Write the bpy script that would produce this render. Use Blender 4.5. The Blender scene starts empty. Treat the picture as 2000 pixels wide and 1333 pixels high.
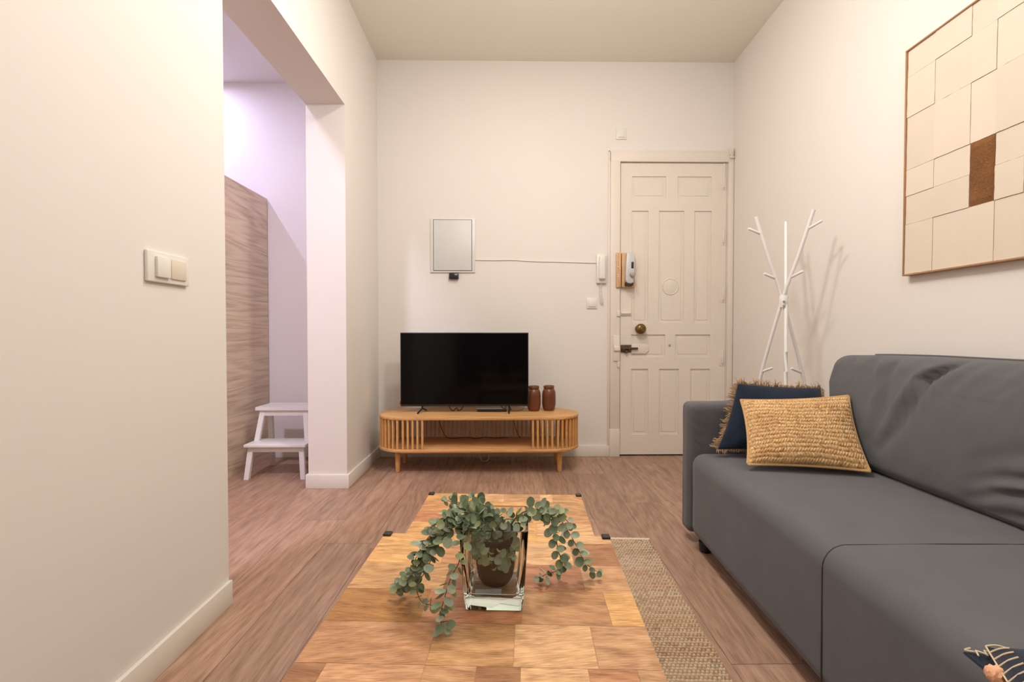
import bpy, bmesh, math, random
import numpy as np
from mathutils import Vector, Matrix, noise as mnoise
random.seed(7)
SC = bpy.context.scene
COL = SC.collection

# ------------------------------------------------------------------ camera, world, lamps, exposure
H = 0.972
cam_d = bpy.data.cameras.new('camera'); cam = bpy.data.objects.new('camera', cam_d); COL.objects.link(cam)
cam_d.sensor_width = 36.0; cam_d.lens = 36.0 * 900.0 / 2000.0; cam_d.clip_start = 0.02
cam.location = (0, 0, H)
cam.rotation_euler = (math.pi / 2 - math.atan(16.5 / 900), 0, -math.atan(12 / 900))
SC.camera = cam
w = bpy.data.worlds.new('night'); SC.world = w; w.use_nodes = True
w.node_tree.nodes['Background'].inputs[0].default_value = (0.02, 0.022, 0.03, 1)
w.node_tree.nodes['Background'].inputs[1].default_value = 0.2
SC.view_settings.view_transform = 'Standard'; SC.view_settings.look = 'None'
SC.view_settings.gamma = 1.0; SC.view_settings.use_curve_mapping = False
SC.view_settings.exposure = 0.30

def area(name, loc, energy, color, size, shape='DISK', size_y=None, rot=(0, 0, 0), spread=math.pi):
    d = bpy.data.lights.new(name, 'AREA'); d.shape = shape; d.size = size
    if size_y: d.size_y = size_y
    d.energy = energy; d.color = color; d.spread = spread
    o = bpy.data.objects.new(name, d); o.location = loc; o.rotation_euler = rot; COL.objects.link(o); return o
WARM = (1.0, 0.945, 0.885)
def point_fill(name, loc, energy, color, r):
    d = bpy.data.lights.new(name, 'POINT'); d.energy = energy; d.color = color; d.shadow_soft_size = r
    o = bpy.data.objects.new(name, d); o.location = loc; COL.objects.link(o); return o
area('ceiling_lamp_light', (0.10, 1.95, 3.03), 14, WARM, 0.22)
point_fill('added_room_fill', (0.35, 1.65, 2.42), 35, WARM, 0.09)  # added fill without a fixture, brightens the ceiling and back wall
area('ceiling_lamp_light', (0.40, 0.20, 3.03), 8, WARM, 0.30)
point_fill('added_room_fill', (0.35, -1.2, 2.3), 25, WARM, 0.12)  # added fill behind the camera, no known lamp there
area('led_strip_light', (-2.35, 3.05, 2.86), 15, (0.68, 0.63, 1.0), 0.03, 'RECTANGLE', 0.9)
area('alcove_fill_light', (-1.55, 1.1, 2.86), 40, (0.82, 0.76, 1.0), 0.2)  # added lavender fill for the stool, partition and pier

# ------------------------------------------------------------------ materials
def new_mat(name):
    m = bpy.data.materials.new(name); m.use_nodes = True
    nt = m.node_tree; b = nt.nodes['Principled BSDF']
    return m, nt, b
def N(nt, typ, **kw):
    n = nt.nodes.new(typ)
    for k, v in kw.items():
        if k in ('inp',):
            for a, c in v.items(): n.inputs[a].default_value = c
        else: setattr(n, k, v)
    return n
def link(nt, a, b): nt.links.new(a, b)
def bump(nt, b, height, strength, dist=0.002):
    n = N(nt, 'ShaderNodeBump', inp={'Strength': strength, 'Distance': dist})
    link(nt, height, n.inputs['Height']); link(nt, n.outputs[0], b.inputs['Normal']); return n
def srgb(r, g, b_):
    f = lambda c: (c / 255) / 12.92 if c / 255 <= 0.04045 else ((c / 255 + 0.055) / 1.055) ** 2.4
    return (f(r), f(g), f(b_), 1)
def plain(name, col, rough=0.5, metal=0.0, var=0.06, scale=40, bstr=0.0, bscale=200, spec=0.5, coat=0.0):
    m, nt, b = new_mat(name)
    tc = N(nt, 'ShaderNodeTexCoord'); nz = N(nt, 'ShaderNodeTexNoise', inp={'Scale': scale, 'Detail': 4.0})
    link(nt, tc.outputs['Object'], nz.inputs['Vector'])
    mr = N(nt, 'ShaderNodeMapRange', inp={'To Min': 1 - var, 'To Max': 1 + var}); link(nt, nz.outputs[0], mr.inputs['Value'])
    mx = N(nt, 'ShaderNodeMix', data_type='RGBA', blend_type='MULTIPLY', inp={0: 1.0}); mx.inputs[6].default_value = col
    link(nt, mr.outputs[0], mx.inputs[7]); link(nt, mx.outputs[2], b.inputs['Base Color'])
    b.inputs['Roughness'].default_value = rough; b.inputs['Metallic'].default_value = metal
    b.inputs['Specular IOR Level'].default_value = spec; b.inputs['Coat Weight'].default_value = coat
    if bstr:
        n2 = N(nt, 'ShaderNodeTexNoise', inp={'Scale': bscale, 'Detail': 3.0}); link(nt, tc.outputs['Object'], n2.inputs['Vector'])
        bump(nt, b, n2.outputs[0], bstr)
    return m
def wood(name, dark, mid, light, rough=0.45, tint=False, su=3.0, sv=40.0, rings=0.35, coord='UV', rotz=0.0, spec=0.4, fine=0.3, clo=(0.32, 0.5, 0.68), blotch=0.08):
    m, nt, b = new_mat(name)
    tc = N(nt, 'ShaderNodeTexCoord'); mp = N(nt, 'ShaderNodeMapping')
    mp.inputs['Scale'].default_value = (su, sv, sv); mp.inputs['Rotation'].default_value = (0, 0, rotz)
    link(nt, tc.outputs[coord], mp.inputs['Vector'])
    n1 = N(nt, 'ShaderNodeTexNoise', inp={'Scale': 1.0, 'Detail': 6.0, 'Roughness': 0.6, 'Distortion': 0.6}); link(nt, mp.outputs[0], n1.inputs['Vector'])
    # cathedral rings: a low-frequency field turned into bands
    mp2 = N(nt, 'ShaderNodeMapping'); mp2.inputs['Scale'].default_value = (su * 0.35, sv * 0.12, sv * 0.12); mp2.inputs['Rotation'].default_value = (0, 0, rotz)
    link(nt, tc.outputs[coord], mp2.inputs['Vector'])
    n2 = N(nt, 'ShaderNodeTexNoise', inp={'Scale': 1.0, 'Detail': 2.0, 'Roughness': 0.4}); link(nt, mp2.outputs[0], n2.inputs['Vector'])
    ml = N(nt, 'ShaderNodeMath', operation='MULTIPLY'); ml.inputs[1].default_value = 70.0; link(nt, n2.outputs[0], ml.inputs[0])
    sn = N(nt, 'ShaderNodeMath', operation='SINE'); link(nt, ml.outputs[0], sn.inputs[0])
    ma = N(nt, 'ShaderNodeMath', operation='MULTIPLY_ADD'); ma.inputs[1].default_value = rings * 0.16; link(nt, sn.outputs[0], ma.inputs[0]); link(nt, n1.outputs[0], ma.inputs[2])
    # fine fibres
    mp3 = N(nt, 'ShaderNodeMapping'); mp3.inputs['Scale'].default_value = (su * 4, sv * 9, sv * 9); mp3.inputs['Rotation'].default_value = (0, 0, rotz)
    link(nt, tc.outputs[coord], mp3.inputs['Vector'])
    n3 = N(nt, 'ShaderNodeTexNoise', inp={'Scale': 1.0, 'Detail': 3.0}); link(nt, mp3.outputs[0], n3.inputs['Vector'])
    mb = N(nt, 'ShaderNodeMath', operation='MULTIPLY_ADD'); mb.inputs[1].default_value = fine; link(nt, n3.outputs[0], mb.inputs[0]); link(nt, ma.outputs[0], mb.inputs[2])
    sb = N(nt, 'ShaderNodeMath', operation='SUBTRACT'); sb.inputs[1].default_value = fine * 0.5; link(nt, mb.outputs[0], sb.inputs[0])
    cr = N(nt, 'ShaderNodeValToRGB'); e = cr.color_ramp.elements
    e[0].position = clo[0]; e[0].color = dark; e[1].position = clo[2]; e[1].color = light; x = e.new(clo[1]); x.color = mid
    link(nt, sb.outputs[0], cr.inputs[0]); out = cr.outputs[0]
    # broad mineral blotches and short dark pores
    mp4 = N(nt, 'ShaderNodeMapping'); mp4.inputs['Scale'].default_value = (su * 1.1, sv * 0.25, sv * 0.25); mp4.inputs['Location'].default_value = (7, 3, 1); link(nt, tc.outputs[coord], mp4.inputs['Vector'])
    n4 = N(nt, 'ShaderNodeTexNoise', inp={'Scale': 1.0, 'Detail': 4.0, 'Distortion': 1.2}); link(nt, mp4.outputs[0], n4.inputs['Vector'])
    r4 = N(nt, 'ShaderNodeMapRange', inp={'From Min': 0.3, 'From Max': 0.7, 'To Min': 1 - blotch, 'To Max': 1 + blotch}); link(nt, n4.outputs[0], r4.inputs['Value'])
    m4 = N(nt, 'ShaderNodeMix', data_type='RGBA', blend_type='MULTIPLY', inp={0: 1.0}); link(nt, out, m4.inputs[6]); link(nt, r4.outputs[0], m4.inputs[7]); out = m4.outputs[2]
    if tint:
        at = N(nt, 'ShaderNodeAttribute', attribute_name='tint')
        mx = N(nt, 'ShaderNodeMix', data_type='RGBA', blend_type='MULTIPLY', inp={0: 1.0}); link(nt, out, mx.inputs[6]); link(nt, at.outputs['Color'], mx.inputs[7]); out = mx.outputs[2]
    link(nt, out, b.inputs['Base Color'])
    b.inputs['Roughness'].default_value = rough; b.inputs['Specular IOR Level'].default_value = spec
    bump(nt, b, n3.outputs[0], 0.12, 0.001)
    return m
def fabric(name, col, var=0.08, weave=900, bstr=0.35, rough=0.95, sheen=0.15, tintattr=False):
    m, nt, b = new_mat(name)
    tc = N(nt, 'ShaderNodeTexCoord')
    n1 = N(nt, 'ShaderNodeTexNoise', inp={'Scale': 9.0, 'Detail': 5.0}); link(nt, tc.outputs['Object'], n1.inputs['Vector'])
    n2 = N(nt, 'ShaderNodeTexNoise', inp={'Scale': weave, 'Detail': 2.0}); link(nt, tc.outputs['Object'], n2.inputs['Vector'])
    ad = N(nt, 'ShaderNodeMath', operation='ADD'); link(nt, n1.outputs[0], ad.inputs[0]); link(nt, n2.outputs[0], ad.inputs[1])
    mr = N(nt, 'ShaderNodeMapRange', inp={'From Min': 0.6, 'From Max': 1.4, 'To Min': 1 - var, 'To Max': 1 + var}); link(nt, ad.outputs[0], mr.inputs['Value'])
    mx = N(nt, 'ShaderNodeMix', data_type='RGBA', blend_type='MULTIPLY', inp={0: 1.0}); mx.inputs[6].default_value = col; link(nt, mr.outputs[0], mx.inputs[7])
    out = mx.outputs[2]
    if tintattr:
        at = N(nt, 'ShaderNodeAttribute', attribute_name='tint')
        m2 = N(nt, 'ShaderNodeMix', data_type='RGBA', blend_type='MULTIPLY', inp={0: 1.0}); link(nt, out, m2.inputs[6]); link(nt, at.outputs['Color'], m2.inputs[7]); out = m2.outputs[2]
    link(nt, out, b.inputs['Base Color'])
    b.inputs['Roughness'].default_value = rough; b.inputs['Specular IOR Level'].default_value = 0.15
    b.inputs['Sheen Weight'].default_value = sheen; b.inputs['Sheen Roughness'].default_value = 0.5
    bump(nt, b, n2.outputs[0], bstr, 0.001)
    return m

def wall_paint(name, col):
    m, nt, b = new_mat(name)
    tc = N(nt, 'ShaderNodeTexCoord')
    n1 = N(nt, 'ShaderNodeTexNoise', inp={'Scale': 1.2, 'Detail': 3.0}); link(nt, tc.outputs['Object'], n1.inputs['Vector'])
    mr = N(nt, 'ShaderNodeMapRange', inp={'To Min': 0.98, 'To Max': 1.02}); link(nt, n1.outputs[0], mr.inputs['Value'])
    mx = N(nt, 'ShaderNodeMix', data_type='RGBA', blend_type='MULTIPLY', inp={0: 1.0}); mx.inputs[6].default_value = col; link(nt, mr.outputs[0], mx.inputs[7])
    link(nt, mx.outputs[2], b.inputs['Base Color']); b.inputs['Roughness'].default_value = 0.75; b.inputs['Specular IOR Level'].default_value = 0.25
    n2 = N(nt, 'ShaderNodeTexNoise', inp={'Scale': 14.0, 'Detail': 6.0, 'Roughness': 0.65}); link(nt, tc.outputs['Object'], n2.inputs['Vector'])
    bump(nt, b, n2.outputs[0], 0.25, 0.002)
    return m
M = {}
M['wall'] = wall_paint('wall_paint', (0.80, 0.76, 0.715, 1))
M['ceil'] = wall_paint('ceiling_paint', (0.80, 0.76, 0.67, 1))
M['trim'] = plain('trim_white', (0.80, 0.76, 0.69, 1), 0.4, var=0.01, spec=0.4)
M['door'] = plain('door_paint', (0.78, 0.71, 0.64, 1), 0.42, var=0.03, scale=8, bstr=0.35, bscale=25, spec=0.4)
M['floor'] = wood('floor_laminate', srgb(118, 88, 71), srgb(172, 138, 116), srgb(196, 164, 141), 0.42, True, 3.0, 46, 0.50, fine=1.3, clo=(0.0, 0.5, 1.0), blotch=0.07)
M['mango'] = wood('mango_wood', srgb(126, 90, 64), srgb(190, 150, 112), srgb(222, 188, 148), 0.4, True, 9.0, 60, 0.55, fine=1.3, clo=(0.0, 0.5, 1.0), blotch=0.10)
M['bamboo'] = wood('bamboo', srgb(184, 132, 78), srgb(210, 160, 104), srgb(224, 178, 124), 0.42, False, 4, 60, 0.1, coord='Object', fine=0.2)
M['bamboo_v'] = wood('bamboo_slat', srgb(196, 138, 76), srgb(218, 164, 100), srgb(232, 184, 122), 0.42, False, 30, 30, 0.05, coord='Object', fine=0.1, clo=(0.1, 0.5, 0.9), blotch=0.03)
M['panel'] = wood('panel_laminate', srgb(156, 130, 106), srgb(202, 181, 158), srgb(218, 201, 180), 0.5, True, 1.6, 46, 0.8, fine=1.0, clo=(0.0, 0.5, 1.0), blotch=0.02)
M['plaque'] = wood('plaque_pine', srgb(190, 144, 98), srgb(214, 172, 124), srgb(226, 190, 148), 0.45, False, 60, 6, 0.2, coord='Object')
M['grey'] = fabric('grey_sofa_fabric', (0.116, 0.117, 0.122, 1), 0.10, 700, 0.3)
M['seam'] = fabric('dark_seam', (0.045, 0.038, 0.034, 1), 0.05)
M['navy'] = fabric('navy_linen', (0.014, 0.022, 0.040, 1), 0.35, 420, 0.6)
M['jute'] = fabric('jute_braid', (1, 1, 1, 1), 0.12, 500, 0.4, tintattr=True)
M['fringe'] = fabric('jute_fringe', (0.42, 0.27, 0.15, 1), 0.3, 500, 0.3)
M['stitch'] = fabric('cream_yarn', (0.66, 0.54, 0.38, 1), 0.1, 900, 0.3)
M['rug'] = fabric('jute_rug', (1, 1, 1, 1), 0.10, 600, 0.3, tintattr=True)
M['canvas'] = fabric('linen_canvas', (1, 1, 1, 1), 0.03, 1200, 0.35, sheen=0, tintattr=True)
M['coir'] = fabric('brown_coir', (0.22, 0.10, 0.04, 1), 0.3, 160, 1.0, sheen=0)
M['frame'] = plain('oak_frame', srgb(170, 130, 92), 0.5, var=0.1)
M['black'] = plain('black_plastic', (0.012, 0.011, 0.012, 1), 0.35, var=0.1)
M['blackmetal'] = plain('black_steel', (0.02, 0.018, 0.018, 1), 0.4, 0.2, var=0.1)
M['screen'] = plain('tv_glass', (0.0015, 0.0015, 0.002, 1), 0.10, var=0.05, spec=0.2)
M['red'] = plain('red_sticker', (0.35, 0.02, 0.02, 1), 0.5)
M['silver'] = plain('silver_plastic', (0.42, 0.38, 0.35, 1), 0.35, 0.3)
M['white'] = plain('white_plastic', (0.80, 0.77, 0.72, 1), 0.35, var=0.01)
M['cream'] = plain('aged_white_plastic', (0.74, 0.66, 0.54, 1), 0.35, var=0.01)
M['lacquer'] = plain('white_lacquer', (0.80, 0.78, 0.76, 1), 0.35, var=0.01)
M['steelgrey'] = plain('light_grey_steel', (0.68, 0.68, 0.67, 1), 0.45, 0.0, var=0.04, scale=10)
M['steelframe'] = plain('pale_grey_steel', (0.74, 0.72, 0.69, 1), 0.4, 0.0, var=0.02)
M['gap'] = plain('gap_dark', (0.05, 0.045, 0.04, 1), 0.8)
M['brass'] = plain('aged_brass', (0.23, 0.14, 0.05, 1), 0.32, 0.85, var=0.3, scale=60)
M['rust'] = plain('rusty_iron', (0.12, 0.08, 0.05, 1), 0.6, 0.6, var=0.5, scale=90, bstr=0.6)
M['ceramic'] = plain('brown_glaze', (0.15, 0.048, 0.018, 1), 0.3, var=0.4, scale=14, coat=0.1)
M['pot'] = plain('brown_plant_pot', (0.016, 0.008, 0.006, 1), 0.6, var=0.15, spec=0.12)
M['soil'] = plain('potting_soil', (0.03, 0.02, 0.015, 1), 0.9, bstr=0.8)
M['stem'] = plain('plant_stem', (0.16, 0.13, 0.07, 1), 0.6, var=0.2)
M['paper'] = plain('white_paper', (0.7, 0.7, 0.72, 1), 0.6)
M['rubber'] = plain('dark_rubber', (0.03, 0.028, 0.03, 1), 0.6)
def leafmat():
    m, nt, b = new_mat('eucalyptus_leaf')
    at = N(nt, 'ShaderNodeAttribute', attribute_name='tint'); link(nt, at.outputs['Color'], b.inputs['Base Color'])
    b.inputs['Roughness'].default_value = 0.6; b.inputs['Subsurface Weight'].default_value = 0.0
    b.inputs['Specular IOR Level'].default_value = 0.25; return m
M['leaf'] = leafmat()
def glassmat():
    m, nt, b = new_mat('clear_glass')
    b.inputs['Base Color'].default_value = (0.93, 0.985, 0.965, 1); b.inputs['Roughness'].default_value = 0.0
    b.inputs['Transmission Weight'].default_value = 1.0; b.inputs['IOR'].default_value = 1.46
    va = N(nt, 'ShaderNodeVolumeAbsorption', inp={'Density': 3.5}); va.inputs['Color'].default_value = (0.72, 0.93, 0.86, 1)
    link(nt, va.outputs[0], nt.nodes['Material Output'].inputs['Volume']); return m
M['glass'] = glassmat()

# ------------------------------------------------------------------ mesh helpers
class MB:
    def __init__(self):
        self.bm = bmesh.new(); self.tint = self.bm.loops.layers.float_color.new('tint'); self.uv = self.bm.loops.layers.uv.new('UVMap')
    def _paint(self, faces, tint):
        for f in faces:
            for l in f.loops: l[self.tint] = (*tint, 1)
    def box(self, x0, x1, y0, y1, z0, z1, bev=0.0, seg=2, mat=None, tint=(1, 1, 1)):
        t = bmesh.new(); bmesh.ops.create_cube(t, size=1)
        for v in t.verts: v.co = Vector(((x0 + x1) / 2 + v.co.x * (x1 - x0), (y0 + y1) / 2 + v.co.y * (y1 - y0), (z0 + z1) / 2 + v.co.z * (z1 - z0)))
        if bev: bmesh.ops.bevel(t, geom=list(t.edges), offset=bev, segments=seg, profile=0.5, affect='EDGES')
        return self.add(t, mat, tint, smooth=bool(bev))
    def add(self, t, mat=None, tint=(1, 1, 1), smooth=True):
        vm = {}
        for v in t.verts: vm[v] = self.bm.verts.new(mat @ v.co if mat else v.co)
        out = []
        for f in t.faces:
            try: nf = self.bm.faces.new([vm[v] for v in f.verts])
            except ValueError: continue
            nf.smooth = smooth; out.append(nf)
        self._paint(out, tint); t.free(); return out
    def quad(self, pts, tint=(1, 1, 1), uvs=None, smooth=False):
        f = self.bm.faces.new([self.bm.verts.new(Vector(p)) for p in pts]); f.smooth = smooth
        for i, l in enumerate(f.loops):
            l[self.tint] = (*tint, 1)
            if uvs: l[self.uv].uv = uvs[i]
        return f
    def cyl(self, p0, p1, r0, r1=None, seg=20, bev=0.0, tint=(1, 1, 1), caps=True):
        p0 = Vector(p0); p1 = Vector(p1); r1 = r0 if r1 is None else r1
        t = bmesh.new(); d = p1 - p0; L = d.length
        bmesh.ops.create_cone(t, cap_ends=caps, segments=seg, radius1=r0, radius2=r1, depth=L)
        if bev:
            es = [e for e in t.edges if abs(e.verts[0].co.z - e.verts[1].co.z) < 1e-6]
            bmesh.ops.bevel(t, geom=es, offset=bev, segments=2, profile=0.5, affect='EDGES')
        m = Matrix.Translation((p0 + p1) / 2) @ d.to_track_quat('Z', 'Y').to_matrix().to_4x4()
        return self.add(t, m, tint)
    def tube(self, pts, r, seg=8, tint=(1, 1, 1), rend=None):
        pts = [Vector(p) for p in pts]; rings = []
        up = Vector((0.13, 0.21, 0.97))
        for i, p in enumerate(pts):
            d = (pts[min(i + 1, len(pts) - 1)] - pts[max(i - 1, 0)]).normalized()
            a = d.cross(up)
            if a.length < 1e-4: a = d.cross(Vector((1, 0, 0)))
            a.normalize(); b = d.cross(a)
            rr = r if rend is None else r + (rend - r) * i / (len(pts) - 1)
            rings.append([self.bm.verts.new(p + a * math.cos(2 * math.pi * k / seg) * rr + b * math.sin(2 * math.pi * k / seg) * rr) for k in range(seg)])
        fs = []
        for i in range(len(rings) - 1):
            for k in range(seg):
                fs.append(self.bm.faces.new([rings[i][k], rings[i][(k + 1) % seg], rings[i + 1][(k + 1) % seg], rings[i + 1][k]]))
        fs.append(self.bm.faces.new(rings[0][::-1])); fs.append(self.bm.faces.new(rings[-1]))
        for f in fs: f.smooth = True
        self._paint(fs, tint); return fs
    def lathe(self, prof, cx, cy, seg=40, tint=(1, 1, 1), close=True):
        rings = []
        for r, z in prof:
            rings.append([self.bm.verts.new((cx + r * math.cos(2 * math.pi * k / seg), cy + r * math.sin(2 * math.pi * k / seg), z)) for k in range(seg)])
        fs = []
        for i in range(len(rings) - 1):
            for k in range(seg):
                fs.append(self.bm.faces.new([rings[i][k], rings[i][(k + 1) % seg], rings[i + 1][(k + 1) % seg], rings[i + 1][k]]))
        if close: fs.append(self.bm.faces.new(rings[0][::-1])); fs.append(self.bm.faces.new(rings[-1]))
        for f in fs: f.smooth = True
        self._paint(fs, tint); return fs
    def prism(self, outline, z0, z1, bev=0.0, tint=(1, 1, 1), mat=None):
        t = bmesh.new(); vs = [t.verts.new((x, y, z0)) for x, y in outline]; f = t.faces.new(vs)
        r = bmesh.ops.extrude_face_region(t, geom=[f]); bmesh.ops.translate(t, vec=(0, 0, z1 - z0), verts=[v for v in r['geom'] if isinstance(v, bmesh.types.BMVert)])
        bmesh.ops.recalc_face_normals(t, faces=list(t.faces))
        if bev:
            es = [e for e in t.edges if abs(e.verts[0].co.z - e.verts[1].co.z) < 1e-6]
            bmesh.ops.bevel(t, geom=es, offset=bev, segments=2, profile=0.5, affect='EDGES')
        return self.add(t, mat, tint)
    def grid(self, fn, nu, nv, tintfn=None, uvfn=None):
        vs = [[self.bm.verts.new(fn(i / nu, j / nv)) for j in range(nv + 1)] for i in range(nu + 1)]
        for i in range(nu):
            for j in range(nv):
                f = self.bm.faces.new([vs[i][j], vs[i + 1][j], vs[i + 1][j + 1], vs[i][j + 1]]); f.smooth = True
                for l, (a, c) in zip(f.loops, ((i, j), (i + 1, j), (i + 1, j + 1), (i, j + 1))):
                    l[self.tint] = (*(tintfn(a / nu, c / nv) if tintfn else (1, 1, 1)), 1)
        return vs
    def build(self, name, mat, parent=None, sharp=40, recalc=False):
        if recalc: bmesh.ops.recalc_face_normals(self.bm, faces=list(self.bm.faces))
        me = bpy.data.meshes.new(name); self.bm.to_mesh(me); self.bm.free()
        me.set_sharp_from_angle(angle=math.radians(sharp)); me.materials.append(mat)
        o = bpy.data.objects.new(name, me); COL.objects.link(o)
        if parent is not None: o.parent = parent
        return o
def empty(name, loc=(0, 0, 0), rz=0.0):
    o = bpy.data.objects.new(name, None); o.empty_display_size = 0.1; o.location = loc; o.rotation_euler = (0, 0, rz); COL.objects.link(o); return o
def tag(o, label=None, cat=None, group=None, kind=None):
    if label: o['label'] = label
    if cat: o['category'] = cat
    if group: o['group'] = group
    if kind: o['kind'] = kind
    return o
def struct(o): o['kind'] = 'structure'; return o
def sbox(name, mat, *boxes, bev=0.0):
    m = MB()
    for b in boxes: m.box(*b, bev=bev)
    return struct(m.build(name, mat))
def smooth_path(pts, n=6):
    pts = [Vector(p) for p in pts]; out = []
    for i in range(len(pts) - 1):
        p0 = pts[max(i - 1, 0)]; p1 = pts[i]; p2 = pts[i + 1]; p3 = pts[min(i + 2, len(pts) - 1)]
        for k in range(n):
            t = k / n
            out.append(0.5 * ((2 * p1) + (p2 - p0) * t + (2 * p0 - 5 * p1 + 4 * p2 - p3) * t * t + (3 * p1 - p0 - 3 * p2 + p3) * t ** 3))
    out.append(pts[-1]); return out
def fnoise(x, y, z=0.0): return mnoise.noise(Vector((x, y, z)))

# ------------------------------------------------------------------ the room
CZ = 3.072; XL = -0.992; XLI = -1.232; RW = math.atan(0.0333)
YB = 3.6; REAR = -2.6
# floor: laminate planks, each with its own tone, laid at a slight angle to the walls
def planks_floor():
    m = MB(); pw = 0.2145; L = 1.285; a = 0.010
    rnd = random.Random(21)
    for k in range(-16, 12):
        x0 = 0.031 + k * pw; off = rnd.uniform(0, L)
        seqs = {-1: 1.76, 0: 2.30, 1: 2.66, -2: 2.27}
        y = REAR - 0.4 - off
        while y < 3.75:
            y1 = y + L
            g = rnd.uniform(0.84, 1.12); rr = rnd.uniform(-0.015, 0.02)
            u0 = rnd.uniform(0, 40); v0 = rnd.uniform(0, 40)
            gp = 0.0008
            def P(x, yy): return (x + (yy - 2.8) * a, yy, 0.0)
            m.quad([P(x0 + gp, y + gp), P(x0 + pw - gp, y + gp), P(x0 + pw - gp, y1 - gp), P(x0 + gp, y1 - gp)], (g * (1 + rr), g, g * (1 - rr)),
                   [(u0, v0), (u0, v0 + pw), (u0 + L, v0 + pw), (u0 + L, v0)])
            y = y1
    m.box(-4.2, 3.0, REAR - 0.3, 3.8, -0.12, -0.0012, tint=(0.45, 0.42, 0.4))
    o = m.build('floor', M['floor']); return struct(o)
planks_floor()
sbox('ceiling', M['ceil'], (-1.24, 2.2, REAR, YB + 0.2, CZ, CZ + 0.1))
# left wall with the wide opening: near part, header and pier
sbox('wall_left', M['wall'],
     (XLI, XL, REAR, 1.648, 0, CZ), (XLI, XL, 1.648, 2.878, 2.378, CZ), (XLI, XL, 2.878, YB, 0, CZ))
DX0, DX1, DZ1 = 0.893, 1.728, 2.297
sbox('wall_back', M['wall'], (-3.6, DX0, YB, YB + 0.2, 0, CZ + 0.1), (DX0, DX1, YB, YB + 0.2, DZ1, CZ + 0.1), (DX1, 2.3, YB, YB + 0.2, 0, CZ + 0.1))
m = MB(); m.box(0, 0.2, REAR - 0.2, 3.8, 0, CZ + 0.1); o = struct(m.build('wall_right', M['wall'])); o.location = (1.656, 0, 0); o.rotation_euler = (0, 0, -RW)
sbox('wall_front', plain('rear_wall_darkened', (0.16, 0.15, 0.15, 1), 0.8, var=0.02), (-3.6, 2.2, REAR - 0.2, REAR, 0, CZ + 0.1))  # unseen rear wall; a dim room put into its colour, keeps reflections dark
sbox('wall_alcove', M['wall'], (-3.4, -3.2, REAR, YB, 0, CZ), (-3.2, XLI, 0.0, 0.1, 0, CZ))
sbox('ceiling_alcove', M['wall'], (-3.2, XLI, REAR, YB, 2.89, CZ + 0.05))
# baseboards
BH = 0.087; BT = 0.014
def board(name, *boxes): return sbox(name, M['trim'], *boxes, bev=0.0025)
board('baseboard_left', (XL, XL + BT, REAR, 1.648, 0, BH))
board('baseboard_pier', (XLI - BT, XL + BT, 2.878 - BT, 2.878, 0, BH), (XL, XL + BT, 2.878, YB - BT, 0, BH), (XLI - BT, XLI, 2.878, YB - BT, 0, BH))
board('baseboard_back', (XL, 0.878, YB - BT, YB, 0, BH))
board('baseboard_alcove', (-1.84, XLI, YB - BT, YB, 0, BH))
m = MB(); m.box(-BT, 0, REAR, 3.58, 0, BH, bev=0.0025); o = struct(m.build('baseboard_right', M['trim'])); o.location = (1.656, 0, 0); o.rotation_euler = (0, 0, -RW)

# wood-effect half-height partition in the alcove
def partition():
    m = MB(); rnd = random.Random(5); x = -1.838; y0, y1, zt = 0.6, 3.592, 2.002
    m.box(x - 0.04, x - 0.001, y0, y1, 0, zt, tint=(0.85, 0.85, 0.85))
    z = 0.0; n = 10; h = zt / n
    for k in range(n):
        g = rnd.uniform(1.08, 1.2); u = rnd.uniform(0, 30); v = rnd.uniform(0, 30)
        m.quad([(x, y0, z + 0.0006), (x, y1, z + 0.0006), (x, y1, z + h - 0.0006), (x, y0, z + h - 0.0006)], (g, g, g), [(u, v), (u + 3, v), (u + 3, v + h), (u, v + h)])
        z += h
    o = m.build('wood_partition', M['panel'])
    tag(o, 'half-height wood-effect partition panel standing behind the step stool', 'panel')
partition()

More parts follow.
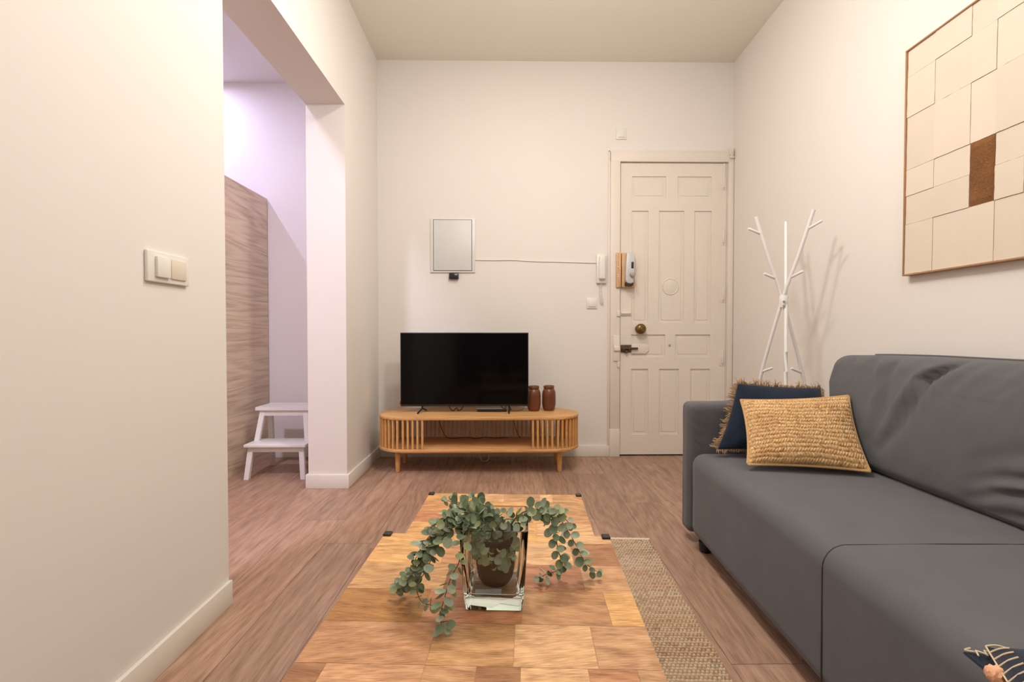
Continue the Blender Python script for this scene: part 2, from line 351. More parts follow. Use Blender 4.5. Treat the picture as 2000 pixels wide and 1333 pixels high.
# ------------------------------------------------------------------ door with casing
cas = MB()
cw = 0.079
cas.box(0.813, DX0 - 0.004, YB - 0.022, YB, 0.219, 2.371, bev=0.004)
cas.box(0.813 - 0.004, DX0 - 0.004, YB - 0.028, YB, 0.0, 0.219, bev=0.004)
cas.box(0.813, DX1 + 0.044, YB - 0.0225, YB, DZ1, 2.371, bev=0.004)
cas.box(0.797, 0.813, YB - 0.014, YB, 0.087, 2.385, bev=0.004)
cas.box(0.797, DX1 + 0.044, YB - 0.014, YB, 2.371, 2.387, bev=0.004)
cas.box(DX1 + 0.004, DX1 + 0.044, YB - 0.022, YB, 0.0, DZ1 + 0.01, bev=0.003)
struct(cas.build('trim_1', M['door']))
door = struct(empty('door_1', (DX0, YB, 0)))
def door_leaf():
    m = MB(); W = DX1 - DX0; Yf = 0.0; Yp = 0.010
    x = lambda X: X - DX0
    m.box(0.003, W - 0.003, Yp, 0.05, 0.012, DZ1 - 0.004)
    rows = [(2.019, 2.19, [(0.984, 1.25), (1.342, 1.608)]), (1.048, 1.923, [(0.984, 1.113), (1.197, 1.395), (1.475, 1.608)]),
            (0.779, 0.956, [(0.984, 1.25), (1.33, 1.605)]), (0.169, 0.686, [(0.984, 1.118), (1.205, 1.36), (1.45, 1.605)])]
    zprev = DZ1 - 0.004; b = 0.002
    for z0, z1, ps in rows:
        m.box(0.003, W - 0.003, Yf, Yp + .001, z1, zprev)
        xs = 0.003
        for a, c in ps:
            m.box(xs, x(a), Yf, Yp + .001, z0, z1); xs = x(c)
        m.box(xs, W - 0.003, Yf, Yp + .001, z0, z1)
        zprev = z0
        for a, c in ps:   # slightly raised field of each panel
            m.box(x(a) + 0.022, x(c) - 0.022, Yp - 0.003, Yp + 0.002, z0 + 0.022, z1 - 0.022, bev=0.002, seg=1)
    m.box(0.003, W - 0.003, Yf, Yp + .001, 0.012, zprev)
    m.build('door_leaf', M['door'], door)
    # old spyhole ring, screw boss
    r = MB(); cx, cz = x(1.291), 1.333
    ring = [(0.061 * math.cos(t), 0.061 * math.sin(t)) for t in [2 * math.pi * k / 40 for k in range(40)]]
    r.tube([(cx + a, -0.001 + 0.008, cz + c) for a, c in ring] + [(cx + ring[0][0], 0.007, cz + ring[0][1])], 0.006, 8)
    r.cyl((cx, 0.004, cz), (cx, 0.011, cz), 0.056, seg=36, bev=0.002)
    r.build('spyhole_cover', M['door'], door)
    k = MB(); kx, kz = x(1.044), 1.0
    t = bmesh.new(); bmesh.ops.create_uvsphere(t, u_segments=28, v_segments=16, radius=0.041)
    k.add(t, Matrix.Translation((kx, -0.05, kz)) @ Matrix.Diagonal((1, 0.62, 1, 1)))
    k.cyl((kx, 0.0, kz), (kx, -0.045, kz), 0.016, 0.02); k.cyl((kx, 0.0, kz), (kx, -0.008, kz), 0.034, 0.03, bev=0.002)
    for rr, yy in ((0.03, -0.0665), (0.018, -0.0735)):
        k.tube([(kx + rr * math.cos(a), yy, kz + rr * math.sin(a)) for a in [2 * math.pi * i / 24 for i in range(25)]], 0.0022, 6)
    tag(k.build('door_knob', M['brass'], door), 'round aged brass knob')
    for z0, z1 in ((2.084, 2.291), (1.654, 1.793), (1.205, 1.325), (0.71, 0.831)):
        h = MB(); hx = x(1.704)
        h.cyl((hx, -0.004, z0 + 0.02), (hx, -0.004, z1), 0.007, seg=10, bev=0.001)
        h.box(hx - 0.028, hx - 0.003, -0.003, 0.001, z0, z0 + 0.11, bev=0.001); h.box(hx + 0.003, hx + 0.02, -0.003, 0.001, z0, z0 + 0.11, bev=0.001)
        h.cyl((hx, -0.006, z0 + 0.012), (hx, 0.0, z0 + 0.012), 0.004, seg=8)
        h.build('hinge', M['door'], door)
    b_ = MB(); b_.box(x(0.9), x(0.98), -0.012, 0.001, 1.106, 1.134, bev=0.003)
    b_.build('bolt_plate', M['door'], door)
    bb = MB(); bb.cyl((x(0.903), -0.015, 1.121), (x(0.976), -0.015, 1.121), 0.0055, seg=10, bev=0.001); bb.build('bolt', M['steelgrey'], door)
    l = MB(); l.prism([(x(0.985), 0.807), (x(1.095), 0.807), (x(1.118), 0.83), (x(1.118), 0.865), (x(1.1), 0.882), (x(0.985), 0.882)], 0.0, 0.005, bev=0.001, mat=Matrix(((1, 0, 0, 0), (0, 0, -1, 0), (0, 1, 0, 0), (0, 0, 0, 1))))
    l.build('latch_plate', M['door'], door)
    l = MB(); l.box(x(0.899), x(0.98), -0.014, 0.0, 0.818, 0.876, bev=0.004)
    l.cyl((x(0.905), -0.02, 0.848), (x(1.03), -0.02, 0.848), 0.008, seg=12, bev=0.002)
    l.box(x(0.91), x(0.925), -0.026, 0, 0.826, 0.868, bev=0.003); l.box(x(0.955), x(0.97), -0.026, 0, 0.826, 0.868, bev=0.003)
    l.cyl((x(0.94), -0.03, 0.822), (x(0.94), -0.005, 0.822), 0.012, seg=12, bev=0.002); l.cyl((x(1.0), -0.034, 0.848), (x(1.0), -0.016, 0.848), 0.006, seg=10)
    tag(l.build('rusty_bolt', M['rust'], door), 'rusty sliding iron bolt')
    s = MB(); s.cyl((x(1.285), 0.002, 0.873), (x(1.285), -0.006, 0.873), 0.009, seg=14, bev=0.002); s.build('screw_cap', M['silver'], door)
door_leaf()
k = MB(); k.box(0.836, 0.886, YB - 0.034, YB - 0.021, 0.751, 0.948, bev=0.003); k.box(0.838, 0.884, YB - 0.05, YB - 0.03, 0.83, 0.866, bev=0.004)
k.box(0.862, 0.887, YB - 0.034, YB - 0.021, 1.098, 1.14, bev=0.003); k.box(0.868, 0.887, YB - 0.032, YB - 0.021, 0.70, 0.751, bev=0.003)
tag(struct(k.build('trim_2', M['door'])), 'strike plates on the door casing')
k = MB(); k.box(1.733, 1.766, YB - 0.034, YB - 0.012, 2.35, 2.398, bev=0.004); k.box(1.733, 1.766, YB - 0.04, YB - 0.012, 2.322, 2.336, bev=0.003); k.box(1.74, 1.758, YB - 0.036, YB - 0.02, 2.33, 2.36, bev=0.002)
tag(k.build('corner_bracket', M['cream']), 'small yellowed bracket at the top right corner of the door casing', 'bracket')

# ------------------------------------------------------------------ wall fittings
Y0 = YB
# wooden plaque halves and key lock
o = MB(); o.box(0.853, 0.8905, Y0 - 0.040, Y0 - 0.022, 1.321, 1.592, bev=0.006, seg=3)
p1 = o.build('wooden_lock_plaque', M['plaque']); tag(p1, 'narrow light pine plaque half screwed on the door casing left of the door gap', 'plaque')
for z in (1.405, 1.42, 1.48):
    s = MB(); s.cyl((0.868, Y0 - 0.044, z), (0.868, Y0 - 0.038, z), 0.005, seg=12, bev=0.001); s.build('screw', M['white'], p1)
lock = empty('door_lock_unit', (0.95, Y0, 1.45)); tag(lock, 'white lock unit with round knob on its light pine plate on the door', 'lock')
X = lambda v: v - 0.95
Zz = lambda v: v - 1.45
o = MB(); o.box(X(0.899), X(0.998), -0.034, 0.0, Zz(1.321), Zz(1.592), bev=0.006, seg=3); o.build('backing_plate', M['plaque'], lock)
o = MB()
o.prism([(X(0.925), Zz(1.582)), (X(0.918), Zz(1.48)), (X(0.916), Zz(1.38)), (X(0.926), Zz(1.352)), (X(0.955), Zz(1.345)), (X(0.976), Zz(1.356)), (X(0.983), Zz(1.42)), (X(0.986), Zz(1.52)), (X(0.984), Zz(1.582))], 0.033, 0.088, bev=0.008, mat=Matrix(((1, 0, 0, 0), (0, 0, -1, 0), (0, 1, 0, 0), (0, 0, 0, 1))))
tag(o.build('lock_body', plain('pale_grey_enamel', (0.62, 0.62, 0.62, 1), 0.35, 0.1, var=0.08), lock), 'pale grey lock housing')
o = MB(); o.box(X(0.919), X(0.976), -0.085, -0.033, Zz(1.33), Zz(1.362), bev=0.008); o.build('lock_base', M['rubber'], lock)
o = MB(); o.box(X(0.957), X(0.975), -0.092, -0.086, Zz(1.462), Zz(1.512), bev=0.003); o.build('lock_window', M['black'], lock)
o = MB(); o.cyl((X(0.965), -0.085, Zz(1.415)), (X(0.965), -0.118, Zz(1.415)), 0.022, 0.019, seg=24, bev=0.003); o.build('turn_knob', M['silver'], lock)

def plate_switch(name, x0, x1, z0, z1, label, double=False):
    r = empty(name, ((x0 + x1) / 2, Y0, (z0 + z1) / 2)); tag(r, label, 'switch')
    W, Hh = (x1 - x0) / 2, (z1 - z0) / 2
    o = MB(); o.box(-W, W, -0.010, 0, -Hh, Hh, bev=0.003); o.build('switch_plate', M['white'], r)
    o = MB(); o.box(-W * 0.68, W * 0.68, -0.017, -0.008, -Hh * 0.68, Hh * 0.68, bev=0.002); o.build('rocker', M['white'], r)
    return r
plate_switch('light_switch', 0.632, 0.713, 1.160, 1.244, 'single white rocker light switch on the back wall below the intercom')
plate_switch('light_switch', 0.856, 0.936, 2.473, 2.559, 'white square switch plate high on the back wall above the door')
r = empty('light_switch', (XL, 1.363, 1.158)); tag(r, 'double light switch with white and cream rockers on the near left wall', 'switch')
o = MB(); o.box(0, 0.010, -0.083, 0.083, -0.044, 0.044, bev=0.0035, seg=3)
o.build('switch_plate', M['white'], r)
o = MB(); o.box(0.008, 0.018, -0.056, -0.004, -0.029, 0.029, bev=0.002, mat=None)
tag(o.build('rocker', M['white'], r), 'white rocker')
o = MB(); o.box(0.008, 0.0145, 0.003, 0.066, -0.029, 0.029, bev=0.002); tag(o.build('rocker', M['cream'], r), 'cream rocker')

r = empty('electrical_panel', (-0.4115, Y0, 1.646)); tag(r, 'light grey metal fuse box cover on the back wall above the television', 'fuse box')
o = MB(); W, Hh = 0.1735, 0.2085
o.box(-W, W, -0.012, 0, -Hh, Hh, bev=0.003); o.build('cover_frame', M['steelframe'], r)
o = MB(); o.box(-0.150, 0.150, -0.0135, -0.011, -0.195, 0.2, bev=0.0); o.build('door_gap', M['gap'], r)
o = MB(); o.box(-0.1465, 0.1465, -0.0165, -0.012, -0.1915, 0.1965, bev=0.0015); o.build('cover_door', M['steelgrey'], r)
r = empty('motion_sensor', (-0.402, Y0, 1.409)); tag(r, 'small black sensor box under the fuse box cover', 'sensor')
o = MB(); o.box(-0.036, 0.036, -0.03, 0, -0.023, 0.024, bev=0.004); o.build('housing', M['black'], r)
o = MB(); o.box(0.006, 0.026, -0.033, -0.029, 0.006, 0.015, bev=0.001); o.build('window', M['silver'], r)
o = MB(); pts = [(-0.239, 1.538), (-0.1, 1.535), (0.05, 1.537), (0.208, 1.528), (0.4, 1.524), (0.55, 1.520), (0.704, 1.517)]
o.tube(smooth_path([(x, Y0 - 0.004, z) for x, z in pts]), 0.0045, 8)
tag(o.build('wall_cable', M['wall']), 'thin white painted cable running from the fuse box to the intercom', 'cable')
r = empty('intercom_phone', (0.7425, Y0, 1.468)); tag(r, 'white intercom handset with coiled cord beside the door', 'intercom')
o = MB(); o.box(-0.038, 0.038, -0.03, 0, -0.112, 0.112, bev=0.005); o.build('base', M['white'], r)
o = MB(); o.box(-0.024, 0.026, -0.062, -0.028, -0.085, 0.098, bev=0.012, seg=3); o.build('handset', M['white'], r)
o = MB(); path = smooth_path([(0.0, -0.02, -0.112), (-0.004, -0.03, -0.16), (0.002, -0.03, -0.22), (0.01, -0.03, -0.255), (0.0, -0.025, -0.262), (-0.01, -0.022, -0.235), (-0.012, -0.018, -0.18), (-0.01, -0.012, -0.12)], 26)
hel = []
for i, p in enumerate(path):
    a = i * 0.95; hel.append(p + Vector((math.cos(a) * 0.006, math.sin(a) * 0.005, 0)))
o.tube(hel, 0.0014, 5); o.build('coiled_cord', M['white'], r)

# ------------------------------------------------------------------ step stool in the alcove
st = empty('step_stool', (-1.525, 3.2, 0)); tag(st, 'small white two-step wooden stool in front of the wood partition', 'step stool')
def leg4(m, x0, y0, x1, y1, z1, hw=0.017, hd=0.012, z0=0.0):
    t = bmesh.new(); bmesh.ops.create_cube(t, size=2)
    for v in t.verts:
        cx, cy, cz = (x0, y0, z0) if v.co.z < 0 else (x1, y1, z1)
        v.co = Vector((cx + v.co.x * hw, cy + v.co.y * hd, cz))
    bmesh.ops.bevel(t, geom=list(t.edges), offset=0.002, segments=1, affect='EDGES'); m.add(t)
for s in (-1, 1):
    o = MB(); leg4(o, s * 0.186, -0.150, s * 0.166, -0.128, 0.216); o.build('leg', M['lacquer'], st)          # short front leg
    o = MB(); leg4(o, s * 0.182, 0.18, s * 0.150, 0.09, 0.44); o.build('leg', M['lacquer'], st)         # rear leg
    o = MB(); leg4(o, s * 0.172, -0.05, s * 0.146, -0.012, 0.44, z0=0.22); o.build('upright', M['lacquer'], st)
    o = MB(); o.box(s * 0.165 - 0.008, s * 0.165 + 0.008, -0.14, 0.15, 0.18, 0.215, bev=0.002); o.build('side_rail', M['lacquer'], st)
o = MB(); o.box(-0.158, 0.158, -0.142, -0.126, 0.180, 0.217, bev=0.002); o.build('apron', M['lacquer'], st)
o = MB(); o.box(-0.14, 0.14, -0.026, -0.008, 0.40, 0.44, bev=0.002); o.build('apron', M['lacquer'], st)
o = MB(); o.box(-0.14, 0.14, 0.10, 0.115, 0.40, 0.44, bev=0.002); o.build('apron', M['lacquer'], st)
o = MB(); o.box(-0.195, 0.208, -0.172, 0.02, 0.216, 0.236, bev=0.005); o.build('lower_step', M['lacquer'], st)
# upper step with a hand slot cut through
o = MB(); ys = (-0.042, 0.045, 0.062, 0.17); sx = 0.05
for x0, x1, y0, y1 in ((-0.185, 0.185, ys[0], ys[1]), (-0.185, -sx, ys[1], ys[2]), (sx, 0.185, ys[1], ys[2]), (-0.185, 0.185, ys[2], ys[3])):
    o.box(x0, x1, y0, y1, 0.44, 0.462)
o.build('upper_step', M['lacquer'], st)

# ------------------------------------------------------------------ television bench
CX, CY = -0.191, 3.31
cb = empty('tv_bench', (CX, CY, 0)); tag(cb, 'low oval bamboo television bench with vertical slats and round legs', 'tv bench')
HL, RR = 0.5125, 0.200      # half straight length, end radius
def stadium(hl, r, n=28):
    pts = []
    for i in range(n + 1):
        a = -math.pi / 2 + math.pi * i / n; pts.append((hl + r * math.cos(a), r * math.sin(a)))
    for i in range(n + 1):
        a = math.pi / 2 + math.pi * i / n; pts.append((-hl + r * math.cos(a), r * math.sin(a)))
    return pts
o = MB(); o.prism(stadium(HL, RR), 0.378, 0.398, bev=0.004); o.build('top', M['bamboo'], cb)
o = MB(); o.prism(stadium(HL, RR), 0.158, 0.178, bev=0.004); o.build('shelf', M['bamboo'], cb)
def slat(x, y, ang):
    o = MB(); t = bmesh.new(); bmesh.ops.create_cube(t, size=1)
    for v in t.verts: v.co = Vector((v.co.x * 0.0135, v.co.y * 0.017, 0.278 + v.co.z * 0.2))
    bmesh.ops.bevel(t, geom=[e for e in t.edges if abs(e.verts[0].co.z - e.verts[1].co.z) > 0.1], offset=0.003, segments=2, affect='EDGES')
    o.add(t, Matrix.Translation((x, y, 0)) @ Matrix.Rotation(ang, 4, 'Z')); return o.build('slat', M['bamboo_v'], cb)
SR = RR - 0.012; pitch = 0.0328
x = -HL + 0.004 + 0.133
xs = []
while x > -HL: xs.append(x); x -= pitch
for x in xs: slat(x, -SR, 0)
for x in xs: slat(-x - 0.0, -SR, 0)
n = int(math.pi * SR / pitch)
for s in (-1, 1):
    for i in range(1, n):
        a = -math.pi / 2 + math.pi * i / n
        slat(s * (HL + SR * math.cos(a)), SR * math.sin(a), (a + math.pi / 2) * s)
nb = int(2 * HL / pitch)
for i in range(nb + 1): slat(-HL + 2 * HL * i / nb, SR, 0)
for lx, ly in ((-0.562, -0.105), (0.566, -0.105), (-0.562, 0.125), (0.566, 0.125)):
    o = MB(); o.cyl((lx, ly, 0.0), (lx, ly, 0.158), 0.0155, 0.020, seg=20, bev=0.002); o.build('leg', M['bamboo_v'], cb)
for ly in (-0.105, 0.125):
    o = MB(); o.box(-0.545, 0.549, ly - 0.011, ly + 0.011, 0.130, 0.158, bev=0.002); o.build('rail', M['bamboo'], cb)
# cables inside and behind the bench
o = MB()
o.tube(smooth_path([(-0.51, 3.53, 0.36), (-0.50, 3.46, 0.30), (-0.46, 3.42, 0.22), (-0.42, 3.44, 0.182), (-0.30, 3.46, 0.182), (-0.22, 3.42, 0.184), (-0.15, 3.41, 0.195), (-0.08, 3.43, 0.184), (0.02, 3.46, 0.182)]), 0.0025, 6)
tag(o.build('power_cable', M['black']), 'thin black cable lying loose on the left half of the television bench shelf', 'cable')
o = MB()
o.tube(smooth_path([(0.05, 3.46, 0.37), (0.06, 3.45, 0.30), (0.085, 3.44, 0.22), (0.11, 3.44, 0.182)]), 0.0025, 6)
tag(o.build('power_cable', M['black']), 'short black cable hanging down inside the right half of the television bench', 'cable')
o = MB(); o.tube(smooth_path([(-0.26, 3.52, 0.12), (-0.2, 3.50, 0.03), (-0.18, 3.46, 0.004), (-0.14, 3.47, 0.004), (-0.13, 3.53, 0.03), (-0.13, 3.56, 0.12)]), 0.0035, 6)
tag(o.build('white_cable', M['white']), 'thin white cable loop on the floor under the television bench', 'cable')

# ------------------------------------------------------------------ television
tv = empty('television', (-0.296, 3.30, 0.398)); tag(tv, 'black flatscreen television standing on the bamboo bench', 'television')
o = MB(); o.box(-0.4585, 0.4585, 0.0, 0.028, 0.045, 0.574, bev=0.003); o.box(-0.3, 0.3, 0.028, 0.062, 0.08, 0.40, bev=0.01); o.build('housing', M['black'], tv)
o = MB(); o.box(-0.452, 0.452, -0.0015, 0.001, 0.060, 0.568); o.build('screen', M['screen'], tv)
for fx, s in ((-0.302, -1), (0.318, 1)):
    o = MB()
    o.cyl((fx, 0.014, 0.052), (fx + 0.004 * s, 0.012, 0.026), 0.007, 0.006, seg=10)
    for dy, dx in ((-0.065, -0.022 if s < 0 else 0.0), (0.085, 0.012)):
        o.tube([(fx + 0.003 * s, 0.012, 0.028), (fx + dx * 0.6, dy * 0.6, 0.016), (fx + dx, dy, 0.0055)], 0.0058, 8)
    o.build('foot', M['black'], tv)
o = MB(); o.box(-0.463, -0.4575, -0.002, 0.012, 0.058, 0.082, bev=0.001); o.build('sticker', M['red'], tv)
sb = empty('set_top_box', (-0.10, 3.36, 0.398)); tag(sb, 'flat silver and black set-top box on the bench under the television', 'set-top box')
o = MB(); o.box(-0.108, 0.106, -0.04, 0.10, 0.003, 0.022, bev=0.003); o.build('body', M['black'], sb)
o = MB(); o.box(-0.108, 0.106, -0.041, 0.10, 0.021, 0.027, bev=0.002); o.build('lid', M['silver'], sb)
o = MB()
o.tube(smooth_path([(-0.42, 3.40, 0.46), (-0.41, 3.37, 0.42), (-0.385, 3.36, 0.402), (-0.36, 3.37, 0.42), (-0.35, 3.37, 0.402), (-0.325, 3.38, 0.41), (-0.31, 3.40, 0.45)]), 0.003, 6)
tag(o.build('tv_cable', M['black']), 'black looped cable hanging below the middle of the television', 'cable')
o = MB()
o.tube(smooth_path([(-0.04, 3.40, 0.47), (-0.03, 3.34, 0.432), (-0.01, 3.31, 0.425), (0.0, 3.33, 0.432), (-0.01, 3.38, 0.46)]), 0.0035, 6)
tag(o.build('tv_cable', M['black']), 'black cable looped over the right end of the set-top box', 'cable')
o = MB(); o.tube(smooth_path([(0.03, 3.33, 0.43), (0.05, 3.35, 0.403), (0.10, 3.37, 0.401), (0.13, 3.40, 0.41), (0.14, 3.44, 0.44)]), 0.0015, 6)
tag(o.build('thin_wire', M['rubber']), 'thin grey wire on the bench between the television and the jars', 'cable')
# ceramic jars
def jar(x, y, label, h=0.182):
    r = empty('ceramic_jar', (x, y, 0.398)); tag(r, label, 'jar', 'brown jars on the television bench')
    prof = [(0.030, 0.0), (0.038, 0.002), (0.045, 0.018), (0.0505, 0.045), (0.051, 0.075), (0.0505, 0.115), (0.048, 0.138), (0.042, 0.153), (0.0365, 0.159), (0.0365, 0.162), (0.0395, 0.164), (0.040, 0.178), (0.038, 0.182), (0.033, 0.182), (0.031, 0.178), (0.031, 0.16), (0.04, 0.14), (0.044, 0.08), (0.036, 0.012)]
    o = MB(); o.lathe(prof, 0, 0, 44); o.build('jar_body', M['ceramic'], r); return r
jar(0.205, 3.375, 'brown glazed ceramic jar partly hidden by the television edge')
jar(0.318, 3.395, 'brown glazed ceramic jar at the right, clear of the television')

# ------------------------------------------------------------------ coat rack
HX, HY, HZ = 1.487, 2.45, 1.150
cr_ = empty('coat_rack', (HX, HY, 0)); tag(cr_, 'white three-legged coat rack with slanted pegs behind the sofa', 'coat rack')
rad = math.radians
for az, nm in ((-120, 'front'), (0, 'right'), (120, 'left')):
    c, s = math.cos(rad(az)), math.sin(rad(az)); ox, oy = -s * 0.010, c * 0.010
    o = MB()
    pts = [(c * 0.205 + ox, s * 0.205 + oy, 0.008), (c * 0.175 + ox, s * 0.175 + oy, 0.35), (c * 0.128 + ox, s * 0.128 + oy, 0.68), (ox, oy, HZ), (-c * 0.078 + ox, -s * 0.078 + oy, 1.37), (-c * 0.150 + ox, -s * 0.150 + oy, 1.592)]
    o.tube(smooth_path(pts, 5), 0.0092, 12); leg = o.build('pole', M['lacquer'], cr_)
    def at(z):
        for a, b_ in zip(pts, pts[1:]):
            if a[2] <= z <= b_[2]:
                t = (z - a[2]) / (b_[2] - a[2]); return Vector(a).lerp(Vector(b_), t)
    for z, L, sgn in ((1.50, 0.075, -1), (1.262, 0.068, -1), (0.755, 0.062, -1)):
        p = at(z); o = MB(); d = Vector((c * sgn, s * sgn, 0.42)).normalized()
        o.cyl(p, p + d * L, 0.007, seg=10, bev=0.0015); o.build('peg', M['lacquer'], cr_)
o = MB(); o.cyl((0, 0, HZ - 0.045), (0, 0, HZ + 0.02), 0.022, seg=18, bev=0.003); o.build('hub', M['lacquer'], cr_)
o = MB()
for z in (HZ - 0.012, HZ - 0.033): o.cyl((-0.01, -0.018, z), (-0.015, -0.027, z), 0.006, seg=10, bev=0.001)
o.build('hub_screw', M['silver'], cr_)

# ------------------------------------------------------------------ wall picture (in the slanted wall's own frame)
PIC = empty('wall_picture', (1.656, 0, 0), -RW); tag(PIC, 'large patchwork linen artwork with one brown patch on the right wall', 'picture')
py1, py0, pz0, pz1 = 1.945, 0.97, 1.212, 2.160; D = 0.034
o = MB(); fr = 0.006
for b in ((-D, 0, py0, py0 + fr, pz0, pz1), (-D, 0, py1 - fr, py1, pz0, pz1), (-D, 0, py0, py1, pz0, pz0 + fr), (-D, 0, py0, py1, pz1 - fr, pz1)): o.box(*b, bev=0.001, seg=1)
o.build('frame', M['frame'], PIC)
o = MB(); o.box(-D + 0.010, -0.002, py0 + fr, py1 - fr, pz0 + fr, pz1 - fr, tint=srgb(196, 178, 152)[:3])
cols = [1.939, 1.809, 1.662, 1.572, 1.479, 1.345, 1.215, 1.10, py0 + fr]
lv = [pz1 - fr, 2.044, 1.875, 1.656, 1.546, 1.427, pz0 + fr]
rnd = random.Random(3)
for i in range(len(cols) - 1):
    for j in range(len(lv) - 1):
        if i == 2 and j in (3, 4): continue
        hgt = 0.0022 if (i + j) % 2 else 0.0005
        hgt += rnd.uniform(0, 0.001); g = rnd.uniform(0.97, 1.02)
        c = srgb(222, 209, 192); e = 0.0011
        a0, a1, z0, z1 = cols[i + 1] + e * 0.4, cols[i] - e * 0.4, lv[j + 1] + e, lv[j] - e * 0.2
        xf = -D + 0.009 - hgt
        # each patch: a thin sheet, slightly bowed, lapping over its neighbour below
        nn = 8
        def fn(u, v, a0=a0, a1=a1, z0=z0, z1=z1, xf=xf, sd=i * 7 + j):
            return Vector((xf - 0.0010 * (1 - v) + 0.0004 * fnoise(u * 3 + sd, v * 3), a1 + (a0 - a1) * u + 0.0012 * fnoise(v * 4, sd), z0 + (z1 - z0) * v + 0.0012 * fnoise(u * 4, sd + 9)))
        vs = o.grid(fn, nn, nn, lambda u, v, c=c, g=g: (c[0] * g, c[1] * g, c[2] * g))
        ring = [vs[k][0] for k in range(nn)] + [vs[nn][k] for k in range(nn)] + [vs[k][nn] for k in range(nn, 0, -1)] + [vs[0][k] for k in range(nn, 0, -1)]
        back = [o.bm.verts.new((-D + 0.011, q.co.y, q.co.z)) for q in ring]
        for k in range(len(ring)):
            f = o.bm.faces.new([ring[k], back[k], back[(k + 1) % len(ring)], ring[(k + 1) % len(ring)]])
            for l in f.loops: l[o.tint] = (c[0] * g, c[1] * g, c[2] * g, 1)
o.build('linen_patchwork', M['canvas'], PIC)
o = MB(); a1, a0, z1, z0 = cols[2] - 0.001, cols[3] + 0.001, lv[3] - 0.001, lv[5] + 0.001
# brown patch (spans two rows) starts at the row line under the third level
z1 = 1.656 + 0.0
def fnb(u, v):
    e = min(u, 1 - u, v, 1 - v) * 12; e = min(1, e)
    return Vector((-D + 0.008 - e * (0.005 + 0.0035 * abs(fnoise(u * 16, v * 40)) + 0.002 * fnoise(u * 50, v * 90)), a1 + (a0 - a1) * u, z0 + (z1 - z0) * v))
o.grid(fnb, 50, 110); o.build('coir_patch', M['coir'], PIC, sharp=180)

# ------------------------------------------------------------------ planks tops (coffee tables)
def plank_top(m, x0, x1, rows, z, th, seed, base=(1, 1, 1)):
    """rows: list of (y_far, y_near, [ (u_end, (r,g,b)) ... ]) in the table frame"""
    rnd = random.Random(seed)
    for yf, yn, cells in rows:
        u = 0.0
        for ue, c in cells:
            a = x0 + (x1 - x0) * u; b = x0 + (x1 - x0) * ue; g = 0.0003
            uu, vv = rnd.uniform(0, 50), rnd.uniform(0, 50); an = rnd.uniform(-0.16, 0.16)
            def T(px_, py_): return (uu + (px_ - a) * math.cos(an) - (py_ - yn) * math.sin(an), vv + (px_ - a) * math.sin(an) + (py_ - yn) * math.cos(an))
            P = [(a + g, yn + g), (b - g, yn + g), (b - g, yf - g), (a + g, yf - g)]
            m.quad([(p[0], p[1], z) for p in P], tuple(q ** 1.3 for q in c), [T(*p) for p in P])
            u = ue
    ymin = min(r[1] for r in rows); ymax = max(r[0] for r in rows)
    # the body under the veneer, with plank-coloured sides
    for f in m.box(x0, x1, ymin, ymax, z - th, z - 0.0007, tint=(0.85, 0.75, 0.62)):
        for l in f.loops: l[m.uv].uv = (l.vert.co.x * 1.0 + l.vert.co.y, l.vert.co.z)
Lt = (1.18, 1.16, 1.08); Ye = (1.20, 1.12, 0.84); Md = (0.92, 0.87, 0.82); Br = (0.72, 0.60, 0.52); Dk = (0.60, 0.45, 0.36); Rd = (1.0, 0.78, 0.70); Gd = (0.80, 0.66, 0.42)
def coffee_table(name, cx, cy, wd, dp, h, rz, rows, label, seed, foot=0.0095):
    r = empty(name, (cx, cy, 0), rz); tag(r, label, 'coffee table', 'nesting coffee tables')
    m = MB(); plank_top(m, -wd / 2, wd / 2, rows, h, 0.024, seed); m.build('tabletop', M['mango'], r)
    c = 0.0205
    for sx in (-1, 1):
        for sy in (-1, 1):
            o = MB(); X0 = sx * (wd / 2 + 0.001) if sx < 0 else wd / 2 + 0.001 - c; Y1 = dp / 2 + 0.001 - c if sy > 0 else -dp / 2 - 0.001
            o.box(X0, X0 + c, Y1, Y1 + c, foot, h + 0.006, bev=0.0015, seg=1)
            o.build('leg', M['blackmetal'], r)
    o = MB()
    for sx in (-1, 1): o.box(sx * (wd / 2 - 0.011) - 0.009, sx * (wd / 2 - 0.011) + 0.009, -dp / 2 + 0.02, dp / 2 - 0.02, h - 0.045, h - 0.0255)
    o.box(-wd / 2 + 0.02, wd / 2 - 0.02, dp / 2 - 0.02, dp / 2 - 0.002, h - 0.045, h - 0.0255)
    o.build('underframe', M['blackmetal'], r)
    return r
TR = -math.atan(0.045)
near_rows_y = [0.300, 0.254, 0.148, 0.042, -0.064, -0.170, -0.276, -0.310]
NR = [[(.34, Ye), (.62, Rd), (.80, Ye), (1, Lt)],
      [(.30, Ye), (.58, (1.0, .84, .74)), (.82, Lt), (1, Br)],
      [(.34, (1.04, .98, .82)), (.60, Dk), (.84, (.86, .68, .62)), (1, (1.0, .92, .84))],
      [(.30, Gd), (.62, Rd), (.90, (.92, .82, .72)), (1, Ye)],
      [(.36, (1.0, .88, .80)), (.60, (1.02, .94, .80)), (.83, Lt), (1, (.98, .92, .86))],
      [(.09, Br), (.36, (1.12, 1.02, .96)), (.50, (1.0, .92, .84)), (.62, Br), (.80, Lt), (.93, (.90, .74, .66)), (1, Md)],
      [(.3, Md), (.7, Lt), (1, Br)]]
rows = [(near_rows_y[i], near_rows_y[i + 1], NR[i]) for i in range(7)]
RN = Matrix.Rotation(TR, 3, 'Z')
